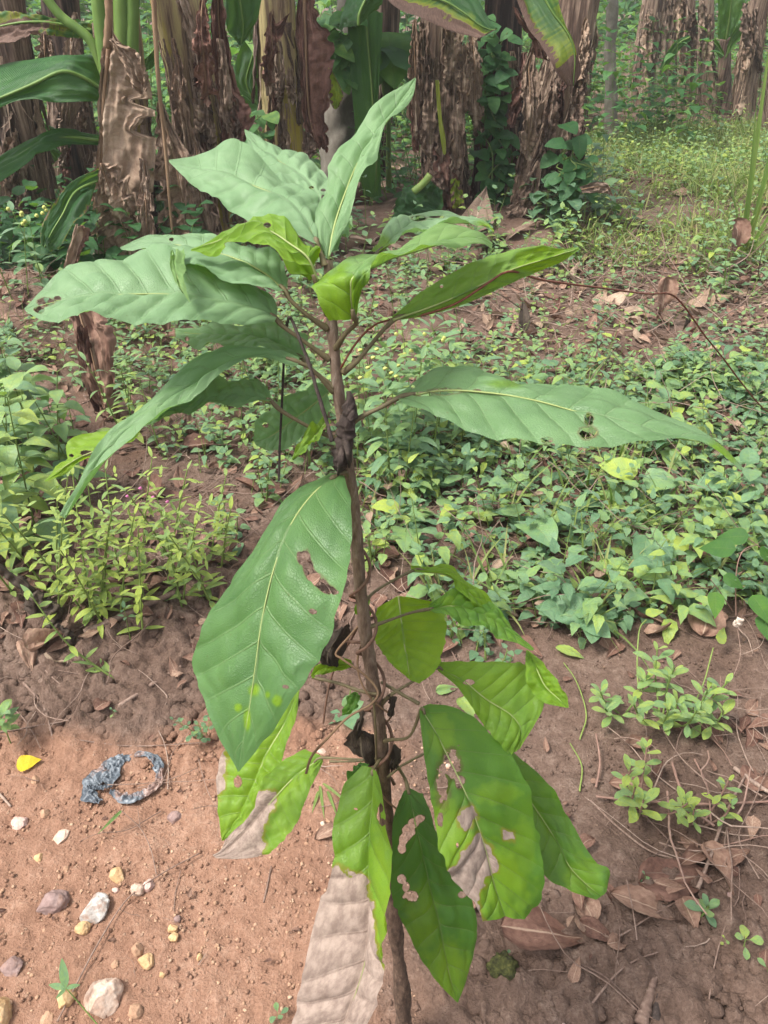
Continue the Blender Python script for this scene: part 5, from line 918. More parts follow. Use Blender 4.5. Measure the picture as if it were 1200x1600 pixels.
# --- the clearing: short yellowish grass and small weeds
ZG = gpoly([(880, 430), (890, 330), (905, 215), (960, 195), (1500, 190), (2000, 300), (1800, 430)])
lv = LV()
for p in scatter(ZG, 520):
    if rng.random() > .15+.85*sstep(-.25, .25, n2(p[0], p[1], .9, 3, 41)): continue
    for k in range(3): lv.add(p+rng.normal(size=3)*.02*np.array([1, 1, 0]), rdir(ru(.5, 1.4)), (0, 0, 1), ru(.06, .22), ru(.0025, .006), ru(.2, 1.2), .1, float(np.clip(rng.normal(.62, .28), 0, 1)))
m = MB(); lv.stamp(m, 'blade', 5, 3); kind(m.build('grass', M['grass'], origin=(0, 0, 0)), 'stuff')
def fg(lv, st, p): w_upright(lv, st, p, ru(.05, .28), int(ru(3, 5)), ru(.04, .10), ru(.012, .032), ru(.35, .95), .4, .002, .3, .15, start=.2)
patch('clearing_weeds', ZG, 120, fg, 'ovate', 'weed', nu=6, nv=3, mask=lambda p: .3+.8*sstep(-.2, .3, n2(p[0], p[1], .8, 2, 43)))
# --- undergrowth below and beyond the bananas
def fu(lv, st, p): w_upright(lv, st, p, ru(.15, .75), int(ru(4, 8)), ru(.07, .17), ru(.025, .065), ru(.1, .95), .35, .004, .35, .15, start=.1)
patch('undergrowth', gpoly([(420, 335), (560, 330), (640, 335), (800, 300), (880, 250), (900, 215), (880, 140), (420, 170)]), 26, fu, 'ovate', 'dark', nu=6, nv=3)
patch('undergrowth', gpoly([(-500, 330), (430, 330), (430, 150), (-700, 150)]), 22, fu, 'ovate', 'dark', nu=6, nv=3)
def fu2(lv, st, p): w_upright(lv, st, p, ru(.4, 1.5), int(ru(6, 10)), ru(.14, .30), ru(.05, .11), ru(.1, 1.0), .35, .006, .4, .15, start=.05)
def far_strip(x0, x1, y0, y1, dens, fn, name, seed):
    return patch(name, np.array([(x0, y0), (x1, y0), (x1, y1), (x0, y1)], float), dens, fn, 'ovate', 'dark', nu=6, nv=3)
far_strip(-9, 2.2, 8.0, 14, 5, fu2, 'undergrowth', 1)
far_strip(2.0, 13, 9.8, 12.8, 22, fu, 'undergrowth', 5)
far_strip(2.2, 14, 12.6, 18, 4, fu2, 'undergrowth', 2)
def fw(lv, st, p): w_upright(lv, st, p, ru(1.2, 3.2), int(ru(8, 14)), ru(.3, .6), ru(.10, .2), ru(.15, 1.0), .2, .012, .5, .15, start=.05)
far_strip(-16, 2, 15, 21, 3.2, fw, 'far_wood', 3)
far_strip(2, 24, 19, 27, 2.2, fw, 'far_wood', 4)
# --- litter
def litter(name, poly, dens, Lr, mat, maskf=None, crumple=.10, lift=.012):
    lv = LV()
    for p in scatter(poly, dens):
        if maskf is not None and rng.random() > maskf(p): continue
        L = ru(*Lr); lv.add(p+np.array([0, 0, ru(.002, lift)+.016*float(clump(p[0], p[1]))]), rdir(ru(-.1, .35)), rdir(ru(.7, 1.5)), L, L*ru(.16, .34), ru(-.9, .9), ru(-.1, .6), float(np.clip(rng.normal(.5, .25), 0, 1)), twist=ru(-.8, .8))
    m = MB(); lv.stamp(m, 'ovate', 9, 5, crumple=crumple); kind(m.build(name, M[mat], origin=(0, 0, 0)), 'stuff')
ZALL = gpoly([(-500, 1000), (-700, 430), (1900, 400), (2300, 900), (1900, 1010), (700, 1010), (420, 1000)])
litter('leaf_litter', ZP, 120, (.03, .08), 'tan', lift=.06)
litter('leaf_litter', ZALL, 150, (.03, .10), 'litter')
litter('leaf_litter', gpoly([(640, 480), (900, 420), (1700, 420), (1800, 560), (1100, 600), (700, 560)]), 60, (.05, .16), 'tan')
litter('leaf_litter', gpoly([(700, 1040), (1150, 980), (1800, 1000), (1900, 1560), (760, 1560)]), 70, (.012, .045), 'litter')
litter('leaf_litter', gpoly([(-200, 1080), (-200, 880), (420, 860), (420, 1100)]), 200, (.02, .07), 'litter')
litter('leaf_litter', gpoly([(-200, 1090), (-200, 900), (300, 900), (330, 1060)]), 60, (.03, .075), 'tan', crumple=.16, lift=.02)
litter('leaf_litter', gpoly([(-200, 1600), (-200, 1100), (700, 1100), (700, 1600)]), 60, (.006, .022), 'litter')
litter('leaf_litter', gpoly([(-800, 430), (-900, 260), (880, 260), (900, 420)]), 16, (.10, .35), 'dead', crumple=.15)
litter('leaf_litter', gpoly([(890, 440), (920, 230), (1900, 220), (1900, 440)]), 22, (.05, .14), 'litter', crumple=.15)
def twigs(name, poly, dens, Lr, r, mat='twig', lift=.02, el=.25):
    m = MB()
    for p in scatter(poly, dens):
        L = ru(*Lr); d = rdir(ru(-.05, el)); k = int(ru(4, 7)); pts = [p+np.array([0, 0, ru(.001, lift)])]
        for i in range(k): d = unit(d+rng.normal(size=3)*np.array([.22, .22, .12])); q = pts[-1]+d*L/k; q[2] = max(q[2], float(hgt(q[0], q[1]))+.003+.014*float(clump(q[0], q[1]))); pts.append(q)
        rr = r*ru(.5, 1.5); tube(m, pts, rr, rr*.5, 5, 10, tint=ru(.1, 1), cap=False)
    kind(m.build(name, M[mat], origin=(0, 0, 0)), 'stuff')
twigs('twig_litter', ZP, 60, (.12, .35), .0015, lift=.10, el=.9)
twigs('twig_litter', ZALL, 110, (.08, .35), .0016)
twigs('twig_litter', gpoly([(700, 480), (950, 425), (1700, 430), (1800, 560), (1150, 600), (800, 560)]), 70, (.15, .6), .0026, lift=.08, el=.5)
twigs('twig_litter', gpoly([(880, 1600), (900, 1200), (1130, 1000), (1800, 1000), (1900, 1600)]), 90, (.05, .28), .0013)
twigs('twig_litter', gpoly([(930, 1330), (960, 1130), (1200, 1090), (1700, 1100), (1700, 1420), (1100, 1420)]), 240, (.08, .30), .0013, lift=.04, el=.5)
litter('leaf_litter', gpoly([(850, 1500), (900, 1330), (1000, 1130), (1700, 1050), (1800, 1450)]), 130, (.03, .08), 'litter', crumple=.16, lift=.02)
twigs('stem_tangle', gpoly([(930, 1310), (950, 1190), (1200, 1150), (1500, 1180), (1500, 1330), (1100, 1340)]), 80, (.12, .35), .0022, 'pstem', lift=.03, el=.5)
twigs('twig_litter', gpoly([(-200, 1250), (-200, 900), (420, 900), (420, 1180), (500, 1450), (350, 1300)]), 60, (.05, .25), .0012)
twigs('twig_litter', gpoly([(440, 1300), (500, 1020), (720, 1020), (720, 1300)]), 70, (.03, .14), .0011)
twigs('twig_litter', gpoly([(-200, 1600), (-200, 1200), (800, 1200), (800, 1600)]), 40, (.02, .08), .0007)

# ---------------------------------------------------------------- single weeds one can point to
_wu = w_upright
def w_upright(*a, **k): k.setdefault('big', True); return _wu(*a, **k)
def weed(px, label, fn, shape='ovate', name='weed', cat='weed', mat='weed', stemmat='gstem', group=None, nu=10, nv=7, serr=0., extra=None):
    b = G(*px); e = tag(empty(name, b), label, cat, group); lv, st = LV(), MB(); fn(lv, st, b)
    m = MB(); lv.stamp(m, shape, nu, nv, ripple=.04, serr=serr, quilt=.018); m.build('foliage', M[mat], e)
    if st.n: st.build('stem', M[stemmat], e)
    if extra: extra(e, b)
    return e
def blossoms(mat, pts, r):
    def f(e, b):
        first = None
        for q in pts[:12]:
            if first is None:
                m = MB(); lumps(m, (b+np.array(q))[None], np.array([r*1.3]), 2, .6, .5, .8); first = m.build('flower_head', M[mat], e); q0 = np.array(q)
            else:
                o = first.copy(); COL.objects.link(o); o.parent = e; o.location = [float(c) for c in np.array(q)-q0]
    return f
# pale narrow-leaved herbs, left
def herb(n, hh, spread, tint=.8):
    def f(lv, st, b):
        for i in range(n):
            q = b+np.array([ru(-spread, spread), ru(-spread, spread)*.6, 0]); q[2] = float(hgt(q[0], q[1]))
            h = hh*ru(.65, 1.1); w_upright(lv, st, q, h, int(6+h*14), ru(.045, .066), ru(.0075, .0105), tint, .30, .0030, .15, .10, start=.12, opp=2, top=.55, stint=.75, pet=.04)
            w_upright(lv, None, q, h, int(3+h*6), ru(.028, .04), ru(.005, .008), tint, 0., .003, .1, .1, start=.3, opp=2, top=.7, pet=.04)
    return f
G1 = 'pale narrow leaved herbs left of the sapling'
weed((120, 965), 'pale narrow leaved herb, the leftmost and tallest of the clump by the dark dead stump', herb(5, .40, .08, .9), 'lance', 'herb', 'herb', group=G1)
weed((195, 965), 'dense pale narrow leaved herb in the middle of the clump behind the fallen brown stick', herb(5, .38, .10, .95), 'lance', 'herb', 'herb', group=G1)
weed((295, 955), 'pale narrow leaved herb close to the left edge of the big hanging leaf', herb(4, .34, .08, .85), 'lance', 'herb', 'herb', group=G1)
weed((250, 905), 'pale herb with tiny pink flowers at the back of the herb clump', herb(4, .36, .10, .85), 'lance', 'herb', 'herb', group=G1, extra=blossoms('pink', [(.0, 0, .29), (.03, -.01, .27), (-.04, .01, .26), (.06, 0, .25)], .003))
weed((70, 930), 'yellow green herb behind the tall dark rotten stump', herb(3, .34, .07, .8), 'lance', 'herb', 'herb', group=G1)
weed((330, 880), 'thin pale herb nearest the big hanging leaf at the back', herb(4, .26, .06, .9), 'lance', 'herb', 'herb', group=G1)
weed((205, 1005), 'tiny three leaved seedling on the clods below the herb clump', lambda lv, st, b: w_upright(lv, st, b, .10, 2, .035, .010, .4, .1, .0013, .2, start=.8, opp=3), 'lance', 'seedling', 'seedling')
def lean_herb(lv, st, b):
    c = spline([b, b+np.array([-.10, .02, .10]), b+np.array([-.17, .05, .24])], 14); tube(st, c, .0032, .0015, 6, tint=.8)
    for i in range(14): lv.add(c[i], rdir(ru(0, .8)), (0, 0, 1), ru(.03, .055), ru(.006, .010), .2, .1, ru(.6, .95))
weed((185, 1065), 'leaning pale stalk with a few small leaves bent over the clods at left', lean_herb, 'lance', 'herb', 'herb')
# leafy weeds at the left edge
def leafy(h, n, L, W, tint, k=3, sp=.06, droop=.6):
    def f(lv, st, b):
        for i in range(k):
            q = b+np.array([ru(-sp, sp), ru(-sp, sp), 0]); w_upright(lv, st, q, h*ru(.7, 1.1), n, L, W, tint, .2, .003, droop, .14, start=.2, top=.6)
    return f
G2 = 'broad leaved weeds at the left edge'
weed((20, 875), 'big drooping broad leaved weed at the left edge beside the dark dead stump', leafy(.46, 8, .13, .036, .78, 6, .10), 'ovate', group=G2)
weed((75, 800), 'tall broad leaved weed with hanging leaves in front of the curled dead sheath', leafy(.46, 7, .12, .038, .6, 5, .10), 'ovate', group=G2)
weed((-10, 740), 'bluish broad leaved weed at the far left below the bare soil mound', leafy(.46, 7, .14, .045, .5, 6, .16), 'ovate', group=G2)
weed((95, 705), 'lance leaved weed at the foot of the curled dead sheath', leafy(.20, 6, .07, .016, .55, 4, .07, .4), 'lance', group=G2)
weed((225, 690), 'grassy looking weed between the curled dead sheath and the drooping leaf tip', leafy(.30, 8, .07, .012, .7, 5, .08, .4), 'lance', group=G2)
weed((360, 850), 'round leaved small weed just left of the big hanging leaf', leafy(.14, 3, .05, .020, .35, 3, .05, .3), 'cord')
weed((410, 790), 'small pale weed beside the top of the big hanging leaf', leafy(.16, 3, .05, .018, .5, 3, .06, .3), 'ovate')
weed((318, 1155), 'delicate grey green sprig with tiny leaflets beside the big hanging leaf', lambda lv, st, b: [w_upright(lv, st, b, .12, 7, .016, .006, .3, .5, .001, .1, start=.2, pet=.6) for _ in range(3)], 'round')
weed((18, 1165), 'small green sprig with a tuft of leaves above the fallen yellow leaf', lambda lv, st, b: (w_upright(lv, st, b, .095, 3, .030, .010, .6, .05, .0018, .25, start=.65, opp=4, top=1.), w_upright(lv, None, b, .095, 2, .028, .009, .6, .05, .0018, .2, start=.9, opp=4, top=1.)), 'lance')
weed((160, 425), 'weed with small yellow green flower heads in front of the tan hanging leaf', leafy(.34, 5, .08, .016, .6, 3, .10, .2), 'lance', extra=blossoms('flower', [(ru(-.1, .1), ru(-.06, .06), ru(.30, .40)) for _ in range(26)], .006))
weed((60, 470), 'weed with small yellow green flower heads at the left edge', leafy(.34, 5, .09, .02, .45, 4, .12, .2), 'lance', extra=blossoms('flower', [(ru(-.12, .12), ru(-.06, .06), ru(.30, .40)) for _ in range(22)], .006))
# flowering stems behind the sapling
def tallflower(k, h, sp, tint=.45):
    def f(lv, st, b):
        for i in range(k):
            q = b+np.array([ru(-sp, sp), ru(-sp, sp), 0]); q[2] = float(hgt(q[0], q[1])); w_upright(lv, st, q, h*ru(.75, 1.1), 6, .085, .017, tint, .12, .0026, .3, .12, start=.45, top=.75, stint=.55)
            w_upright(lv, None, q, h*ru(.75, 1.1), 3, .06, .016, tint+.1, .12, .0026, .3, .12, start=.8, top=.75)
    return f
G3 = 'tall slender flowering weeds behind the sapling stem'
weed((600, 760), 'tall slender weed with whitish flower heads right behind the sapling stem', tallflower(4, .46, .07), 'lance', 'flowering_weed', group=G3, extra=blossoms('flower', [(ru(-.09, .09), ru(-.05, .05), ru(.36, .50)) for _ in range(30)], .0045))
weed((655, 720), 'tall slender weed with yellow green flower heads under the backlit crown leaf', tallflower(4, .46, .08), 'lance', 'flowering_weed', group=G3, extra=blossoms('flower', [(ru(-.1, .1), ru(-.05, .05), ru(.36, .50)) for _ in range(30)], .0045))
weed((560, 720), 'tall slender weed with a yellowed leaf close to the sapling stem', tallflower(3, .40, .06, .6), 'lance', 'flowering_weed', group=G3)
weed((700, 690), 'slender weed to the right of the flowering stems behind the long right leaf', tallflower(3, .38, .09, .5), 'lance', 'flowering_weed', group=G3)
weed((470, 740), 'slender weed under the round leaf behind the dead hanging stalk', tallflower(3, .30, .06, .55), 'lance', 'flowering_weed', group=G3)
# by the leaning banana stem
weed((905, 318), 'bushy weed with bluish leaves growing at the foot of the big leaning stem', leafy(.50, 6, .12, .042, .15, 7, .30, .5), 'ovate')
weed((880, 335), 'low creeper with three lobed leaves spilling over the foot of the big leaning stem', leafy(.25, 5, .11, .045, .10, 6, .22, .6), 'cord')
weed((965, 345), 'broad leaved weed on the grass edge right of the big leaning stem', leafy(.22, 4, .12, .045, .18, 4, .15, .5), 'cord')
weed((1075, 430), 'weed with heart shaped leaves and a thin stem where the red vine bends', leafy(.38, 5, .075, .024, .6, 4, .10, .4), 'cord')
weed((1150, 470), 'weed with small flower heads at the right edge below the tall grass', leafy(.30, 5, .08, .03, .45, 4, .12, .4), 'ovate')
weed((1010, 235), 'leafy sapling shrub with fresh green leaves beside the slim grey trunk', leafy(1.15, 10, .17, .06, .55, 5, .35, .4), 'ovate', 'shrub', 'shrub', mat='dark')
weed((985, 205), 'low dark shrub behind the slim grey trunk', leafy(.7, 8, .16, .06, .25, 8, .6, .4), 'ovate', 'shrub', 'shrub', mat='dark')
weed((1060, 215), 'low bright shrub at the far side of the clearing', leafy(.45, 6, .14, .05, .75, 6, .5, .4), 'ovate', 'shrub', 'shrub', mat='dark')
# tall grass at the right edge
bG_ = G(1165, 400); eT = tag(empty('grass_tuft', bG_), 'tall tuft of long bright grass blades at the right edge', 'grass'); lv = LV()
for x, y, x2, y2, wd in ((1160, 380, 1205, 40, .014), (1168, 390, 1230, 120, .013), (1165, 385, 1212, 230, .012), (1158, 380, 1135, 240, .010), (1160, 385, 1075, 255, .009), (1155, 390, 1105, 330, .010), (1170, 395, 1240, 280, .011), (1162, 395, 1180, 180, .012), (1165, 395, 1195, 300, .011), (1150, 395, 1120, 300, .009), (1172, 395, 1255, 330, .010), (1160, 400, 1140, 330, .009)):
    a, b_ = PY(x, y, bG_[1]), PY(x2, y2, bG_[1]-ru(.0, .3)); a[2] = max(a[2], bG_[2]); d = b_-a; L = np.linalg.norm(d)
    cv = .12 if abs(x2-x) < 60 else .45; lv.add(a, d+np.array([0, 0, cv*L*.7]), unit(np.array([-.3*np.sign(x2-x), -.6, .7])), L*1.05, wd, cv, .3, ru(.3, .8))
m = MB(); lv.stamp(m, 'blade', 24, 5); m.build('blades', M['grass'], eT)
# climbing weed with glossy leaves at the right
eK = tag(empty('creeper', G(1150, 960)), 'creeper with glossy dark oval leaves at the right edge', 'creeper'); lv = LV()
for x, y, d, az, L_, t_ in ((1150, 858, 1.95, 2.6, .095, .1), (1118, 925, 1.85, -1.8, .07, .5), (1130, 900, 1.9, -.5, .06, .2), (1175, 930, 1.85, -1.2, .085, .35), (1188, 868, 1.95, .5, .08, .3), (1170, 838, 2.0, 2.8, .085, .12), (1205, 900, 1.9, -.3, .08, .2), (1190, 960, 1.85, -1.5, .08, .2), (1230, 870, 1.95, .3, .09, .3)):
    lv.add(P(x, y, d), rdir(-.25, az), unit(np.array([ru(-.2, .2), -.55, .8])), L_, L_*.31, .3, .12, t_)
m = MB(); lv.stamp(m, 'ovate', 14, 9, ripple=.03, quilt=.015); m.build('foliage', M['sap'], eK)
m = MB(); tube(m, [P(x, y, d) for x, y, d in ((1150, 965, 1.95), (1150, 900, 1.9), (1160, 862, 1.9), (1185, 850, 1.95))], .0016, .0012, 6, 30); tube(m, [P(1145, 955, 1.95), P(1125, 925, 1.88), P(1110, 905, 1.85)], .0015, .001, 6, 20); m.build('stem', M['pstem'], eK)
# big eaten leaves at the front edge of the weed patch
G4 = 'large leaved weeds at the front edge of the weed patch'
weed((905, 985), 'wide pale eaten leaf weed at the front edge of the patch', lambda lv, st, b: [lv.add(b+np.array([ru(-.05, .05), ru(-.03, .03), ru(.05, .09)]), rdir(.1, az), (0, -.4, 1), L_, L_*.36, .25, .1, .33) for az, L_ in ((2.9, .12), (.3, .09), (-.9, .085), (1.8, .09), (-1.8, .08), (3.6, .075))], 'cord', group=G4, nu=16, nv=11)
weed((985, 930), 'pale yellowish leaved weed at the front edge of the patch', lambda lv, st, b: [lv.add(b+np.array([ru(-.04, .04), ru(-.03, .03), ru(.05, .09)]), rdir(.1, az), (0, -.4, 1), L_, L_*.36, .25, .1, .75) for az, L_ in ((.5, .10), (-.6, .08), (2.2, .09))], 'cord', group=G4, nu=16, nv=11)
weed((985, 790), 'weed with one big yellowing round leaf in the middle of the patch', lambda lv, st, b: [lv.add(b+np.array([0, 0, .12]), rdir(.2, 2.8), (0, -.5, 1), .12, .042, .25, .1, .9), lv.add(b+np.array([.02, 0, .10]), rdir(.2, -.4), (0, -.5, 1), .11, .04, .25, .1, .5)], 'cord', group=G4, nu=16, nv=11)
weed((1000, 880), 'weed with two large plain green leaves near the front of the patch', lambda lv, st, b: [lv.add(b+np.array([0, 0, .10]), rdir(-.3, az), (0, -.7, .7), .13, .04, .3, .15, .35) for az in (-1.9, -1.2)], 'ovate', group=G4, nu=14, nv=9)
# fleshy leaved plants on the bare soil, right
def fleshy(k, h, L, W, n=9, tint=.62):
    return lambda lv, st, b: w_rosette(lv, st, b, h, k, n, L, W, tint, .9, .0024)
G5 = 'fleshy leaved plants on the bare soil at right'
weed((1035, 1130), 'large fleshy leaved plant with several leaf tufts on bare soil at right', fleshy(8, .15, .052, .0095, 9, .72), 'obov', 'fleshy_weed', stemmat='gstem', group=G5)
weed((975, 1115), 'small fleshy leaved tuft just left of the large fleshy plant', fleshy(3, .10, .050, .0095, 9, .7), 'obov', 'fleshy_weed', group=G5)
weed((1080, 1150), 'small fleshy leaved tuft just right of the large fleshy plant', fleshy(2, .09, .050, .0095, 8, .72), 'obov', 'fleshy_weed', group=G5)
weed((1000, 1270), 'fleshy leaved plant with pinkish bent stems lower down at right', fleshy(5, .11, .045, .009, 9, .82), 'obov', 'fleshy_weed', stemmat='pstem', group=G5)
weed((1095, 1290), 'thin fleshy leaved tuft among tangled pinkish stems at right', fleshy(4, .10, .036, .0065, 8, .8), 'obov', 'fleshy_weed', stemmat='pstem', group=G5)
weed((1085, 1440), 'single small rosette of green leaves among the dry leaves at lower right', fleshy(1, .05, .036, .009, 8, .45), 'obov', 'fleshy_weed', group=G5)
weed((1004, 1380), 'tiny pale seedling between the dry leaves at lower right', lambda lv, st, b: w_upright(lv, st, b, .03, 2, .014, .005, .4, .1, .0008, .2, start=.6), 'obov', 'seedling', 'seedling')
weed((1158, 1490), 'pale yellowish seedling with four round leaves at the lower right edge', lambda lv, st, b: w_upright(lv, st, b, .04, 2, .036, .012, .9, .1, .0014, .2, start=.7, opp=2), 'obov', 'seedling', 'seedling')
weed((1128, 1478), 'very small pale seedling left of the four leaved seedling', lambda lv, st, b: w_upright(lv, st, b, .02, 2, .018, .006, .85, .1, .001, .2, start=.7, opp=2), 'obov', 'seedling', 'seedling')
weed((1195, 1522), 'green seedling leaf cut by the right edge near the bottom', lambda lv, st, b: w_upright(lv, st, b, .02, 1, .035, .008, .25, .1, .001, .2, start=.9, opp=3), 'obov', 'seedling', 'seedling')
weed((437, 1592), 'tiny green seedling at the bottom beside the dead beige leaf', lambda lv, st, b: w_upright(lv, st, b, .02, 2, .024, .008, .5, .1, .001, .2, start=.8, opp=2), 'obov', 'seedling', 'seedling')
weed((790, 1500), 'tiny bluish seedling in front of the mossy lump at the bottom', lambda lv, st, b: w_upright(lv, st, b, .02, 2, .014, .005, .2, .1, .0008, .2, start=.7, opp=2), 'obov', 'seedling', 'seedling')
def sprig(lv, st, b):
    c = spline([b, b+np.array([-.03, .02, .03]), b+np.array([-.055, .035, .065])], 10); tube(st, c, .0012, .0009, 6, tint=.5)
    for az, el, L_ in ((1.9, .8, .045), (3.0, .1, .030), (.2, .1, .022), (4.2, .2, .02)): lv.add(c[-1], rdir(el, az), (0, -.3, 1), L_, L_*.18, .1, .1, .45)
weed((160, 1610), 'narrow leaved seedling leaning over the yellow stone at lower left', sprig, 'lance', 'seedling', 'seedling')
# low weeds behind the lower stem
weed((730, 1010), 'greyish small leaved weed between the lower leaves and the weed patch', leafy(.10, 4, .03, .011, .2, 5, .05, .2), 'ovate')
weed((600, 880), 'pale green weed at the foot of the patch right of the stem', leafy(.14, 3, .06, .018, .7, 3, .05, .3), 'ovate')
weed((775, 1065), 'grey green weed under the olive drooping leaf', leafy(.08, 3, .03, .012, .2, 4, .04, .2), 'ovate')
weed((535, 1115), 'small bright green leaf sprig just left of the lower stem', leafy(.07, 1, .045, .018, .45, 2, .01, .3), 'cord')
weed((180, 1125), 'tiny seedling on the open soil left of the big hanging leaf', lambda lv, st, b: w_upright(lv, st, b, .03, 2, .016, .005, .4, .1, .0008, .2, start=.7), 'obov', 'seedling', 'seedling')
# ---------------------------------------------------------------- stones, scraps and fallen things on the soil
def stone(x, y, wpx, hpx, mat, label, seed, name='stone', cuts=9, group=None):
    g = G(x, y+hpx*.25); d = float((g-CAM)@FWD); w = wpx*d/F/2*.9; h = hpx*d/F/2*.9; rs = np.random.default_rng(seed)
    V, Fc = ico(5); v = V.copy(); r = 1+.25*fbm(v*1.3+seed, 2, seed); v = v*r[:, None]
    for _ in range(cuts):
        n = unit(rs.normal(size=3)); k = rs.uniform(.62, .88); s = np.maximum(0, v@n-k); v = v-s[:, None]*n*.92
    v = v*(1+.07*fbm(v*4+seed, 3, seed+2)+.03*fbm(v*14+seed, 3, seed+4))[:, None]
    v = v*np.array([w, max(w, h)*.95, h*.95])*1.12; a = rs.uniform(-.5, .5); c, s_ = math.cos(a)*0+1, 0
    v = v+g+np.array([0, 0, h*.12]); m = MB(); m.add(v, Fc, tint=.5); return tag(m.build(name, M[mat], smooth=True), label, 'stone', group)
ST = [(183, 1364, 27, 25, 's_yellow', 'pale yellow angular stone on open soil below the plastic scrap'), (98, 1304, 26, 14, 's_white', 'flat white chip of stone left of the pale yellow stone'), (30, 1281, 26, 20, 's_pink', 'pinkish stone at the left edge below the yellow leaf'),
      (84, 1402, 44, 36, 's_grey', 'dull purplish grey stone half sunk beside the mottled white one'), (151, 1413, 50, 42, 's_mott', 'mottled grey and white rough stone'), (130, 1446, 24, 24, 's_yellow', 'small ochre stone just below the mottled stone'),
      (214, 1386, 22, 24, 's_white', 'whitish stone against the long twig'), (232, 1380, 22, 18, 's_pink', 'brownish lump touching the long twig'), (270, 1448, 17, 14, 's_yellow', 'upper of the two small yellow pebbles lying together'), (273, 1462, 17, 13, 's_yellow', 'lower of the two small yellow pebbles lying together'),
      (216, 1480, 20, 24, 's_brown', 'round brown pebble above the yellow one'), (229, 1498, 27, 20, 's_yellow', 'yellow oval pebble below the round brown pebble'), (253, 1521, 11, 11, 's_yellow', 'little yellow pebble alone at the lower middle of the open soil'), (180, 1505, 14, 14, 's_brown', 'faint brown pebble left of the yellow oval pebble'),
      (162, 1548, 52, 62, 's_white', 'big pale stone with a brown face at the bottom left'), (104, 1550, 30, 42, 's_yellow', 'yellow stone with the narrow leaved seedling hanging over it'), (2, 1572, 36, 58, 's_yellow', 'large ochre stone cut by the bottom left edge'), (212, 1575, 26, 26, 's_brown', 'brown stone at the bottom just right of the big pale stone'),
      (72, 1590, 26, 20, 's_brown', 'brown stone at the very bottom left of the yellow stone'), (60, 1337, 15, 14, 's_yellow', 'small tan pebble left of the flat white chip'), (134, 1290, 8, 7, 's_brown', 'tiny tan pebble under the plastic scrap'), (103, 1356, 9, 7, 's_brown', 'tiny brown pebble right of the tan pebble'), (180, 1389, 10, 8, 's_pink', 'tiny pink pebble below the pale yellow stone'),
      (57, 1217, 14, 19, 's_brown', 'tan stone just below the yellow fallen leaf'), (70, 1268, 16, 13, 's_brown', 'small brown stone right of the pinkish stone'), (272, 1275, 24, 12, 's_grey', 'long grey pebble to the right under the plastic scrap'), (278, 1434, 12, 12, 's_grey', 'dark pebble above the two yellow pebbles'), (312, 1493, 10, 12, 's_yellow', 'yellow pebble near the short white twig'),
      (1050, 1487, 7, 6, 's_white', 'tiny white pebble on the dark soil at lower right'), (502, 1172, 14, 12, 's_white', 'white chip left of the dark withered leaf'), (500, 1590, 1, 1, None, None), (880, 1605, 28, 22, 's_pink', 'pale stone cut by the bottom edge right of the middle'),
      (1142, 1400, 18, 16, 's_grey', 'round dark clod like stone by the curled dry leaves'), (505, 1285, 10, 10, 's_white', 'small white chip near the split dry leaf bits'), (700, 1195, 9, 8, 's_white', 'white chip behind the big right leaf'), (18, 1505, 34, 26, 's_grey', 'sunken purplish stone at the left edge near the bottom')]
for i, (x, y, a, b, mt, lb) in enumerate(ST):
    if mt: stone(x, y, a, b, mt, lb, 40+i, 'pebble' if max(a, b) < 19 else 'stone')
# torn plastic
def ribbon_strip(mb, pts, w, seed, lift=.006):
    c = spline(np.array([G(x, y)+np.array([0, 0, lift]) for x, y in pts]), 150); nv = 15; v = np.linspace(-1, 1, nv); t = unit(np.gradient(c, axis=0)); s = unit(np.cross(t, [0, 0, 1.0]))
    u = np.linspace(0, 1, 150); U, V = np.repeat(u[:, None], nv, 1), np.repeat(v[None], 150, 0)
    ww = np.interp(u, np.linspace(0, 1, len(w)), w)[:, None]*(1+.35*vnoise(np.stack([U*14+seed, np.sign(V)*2, U*0], -1), seed))
    z = .007*np.abs(vnoise(np.stack([U*13+seed, V*1.6, U*0], -1), seed+1))+.005*vnoise(np.stack([U*30+seed, V*2.5, U*0], -1), seed+2)+.004
    g = c[:, None]+(V*ww)[..., None]*s[:, None]; g[..., 2] += z*(1-.4*np.abs(V)); mb.add(g.reshape(-1, 3), gridf(150, nv), lu=U.ravel(), lv=V.ravel(), tint=.5)
m = MB()
ribbon_strip(m, [(158, 1258), (140, 1245), (143, 1228), (160, 1212), (172, 1198), (195, 1190)], (.006, .014, .017, .015, .016, .012), 1)
ribbon_strip(m, [(165, 1232), (178, 1215), (190, 1196), (212, 1186), (232, 1184), (248, 1198), (252, 1212)], (.012, .014, .012, .006, .008, .012, .010), 2, .009)
ribbon_strip(m, [(252, 1200), (250, 1222), (235, 1240), (212, 1252), (190, 1250), (175, 1240)], (.009, .009, .010, .011, .011, .006), 3, .007)
ribbon_strip(m, [(140, 1236), (160, 1238), (178, 1236)], (.004, .004, .003), 4, .012)
tag(m.build('plastic_scrap', M['plastic']), 'torn loop of crumpled blue grey plastic film lying on the red soil', 'plastic scrap')
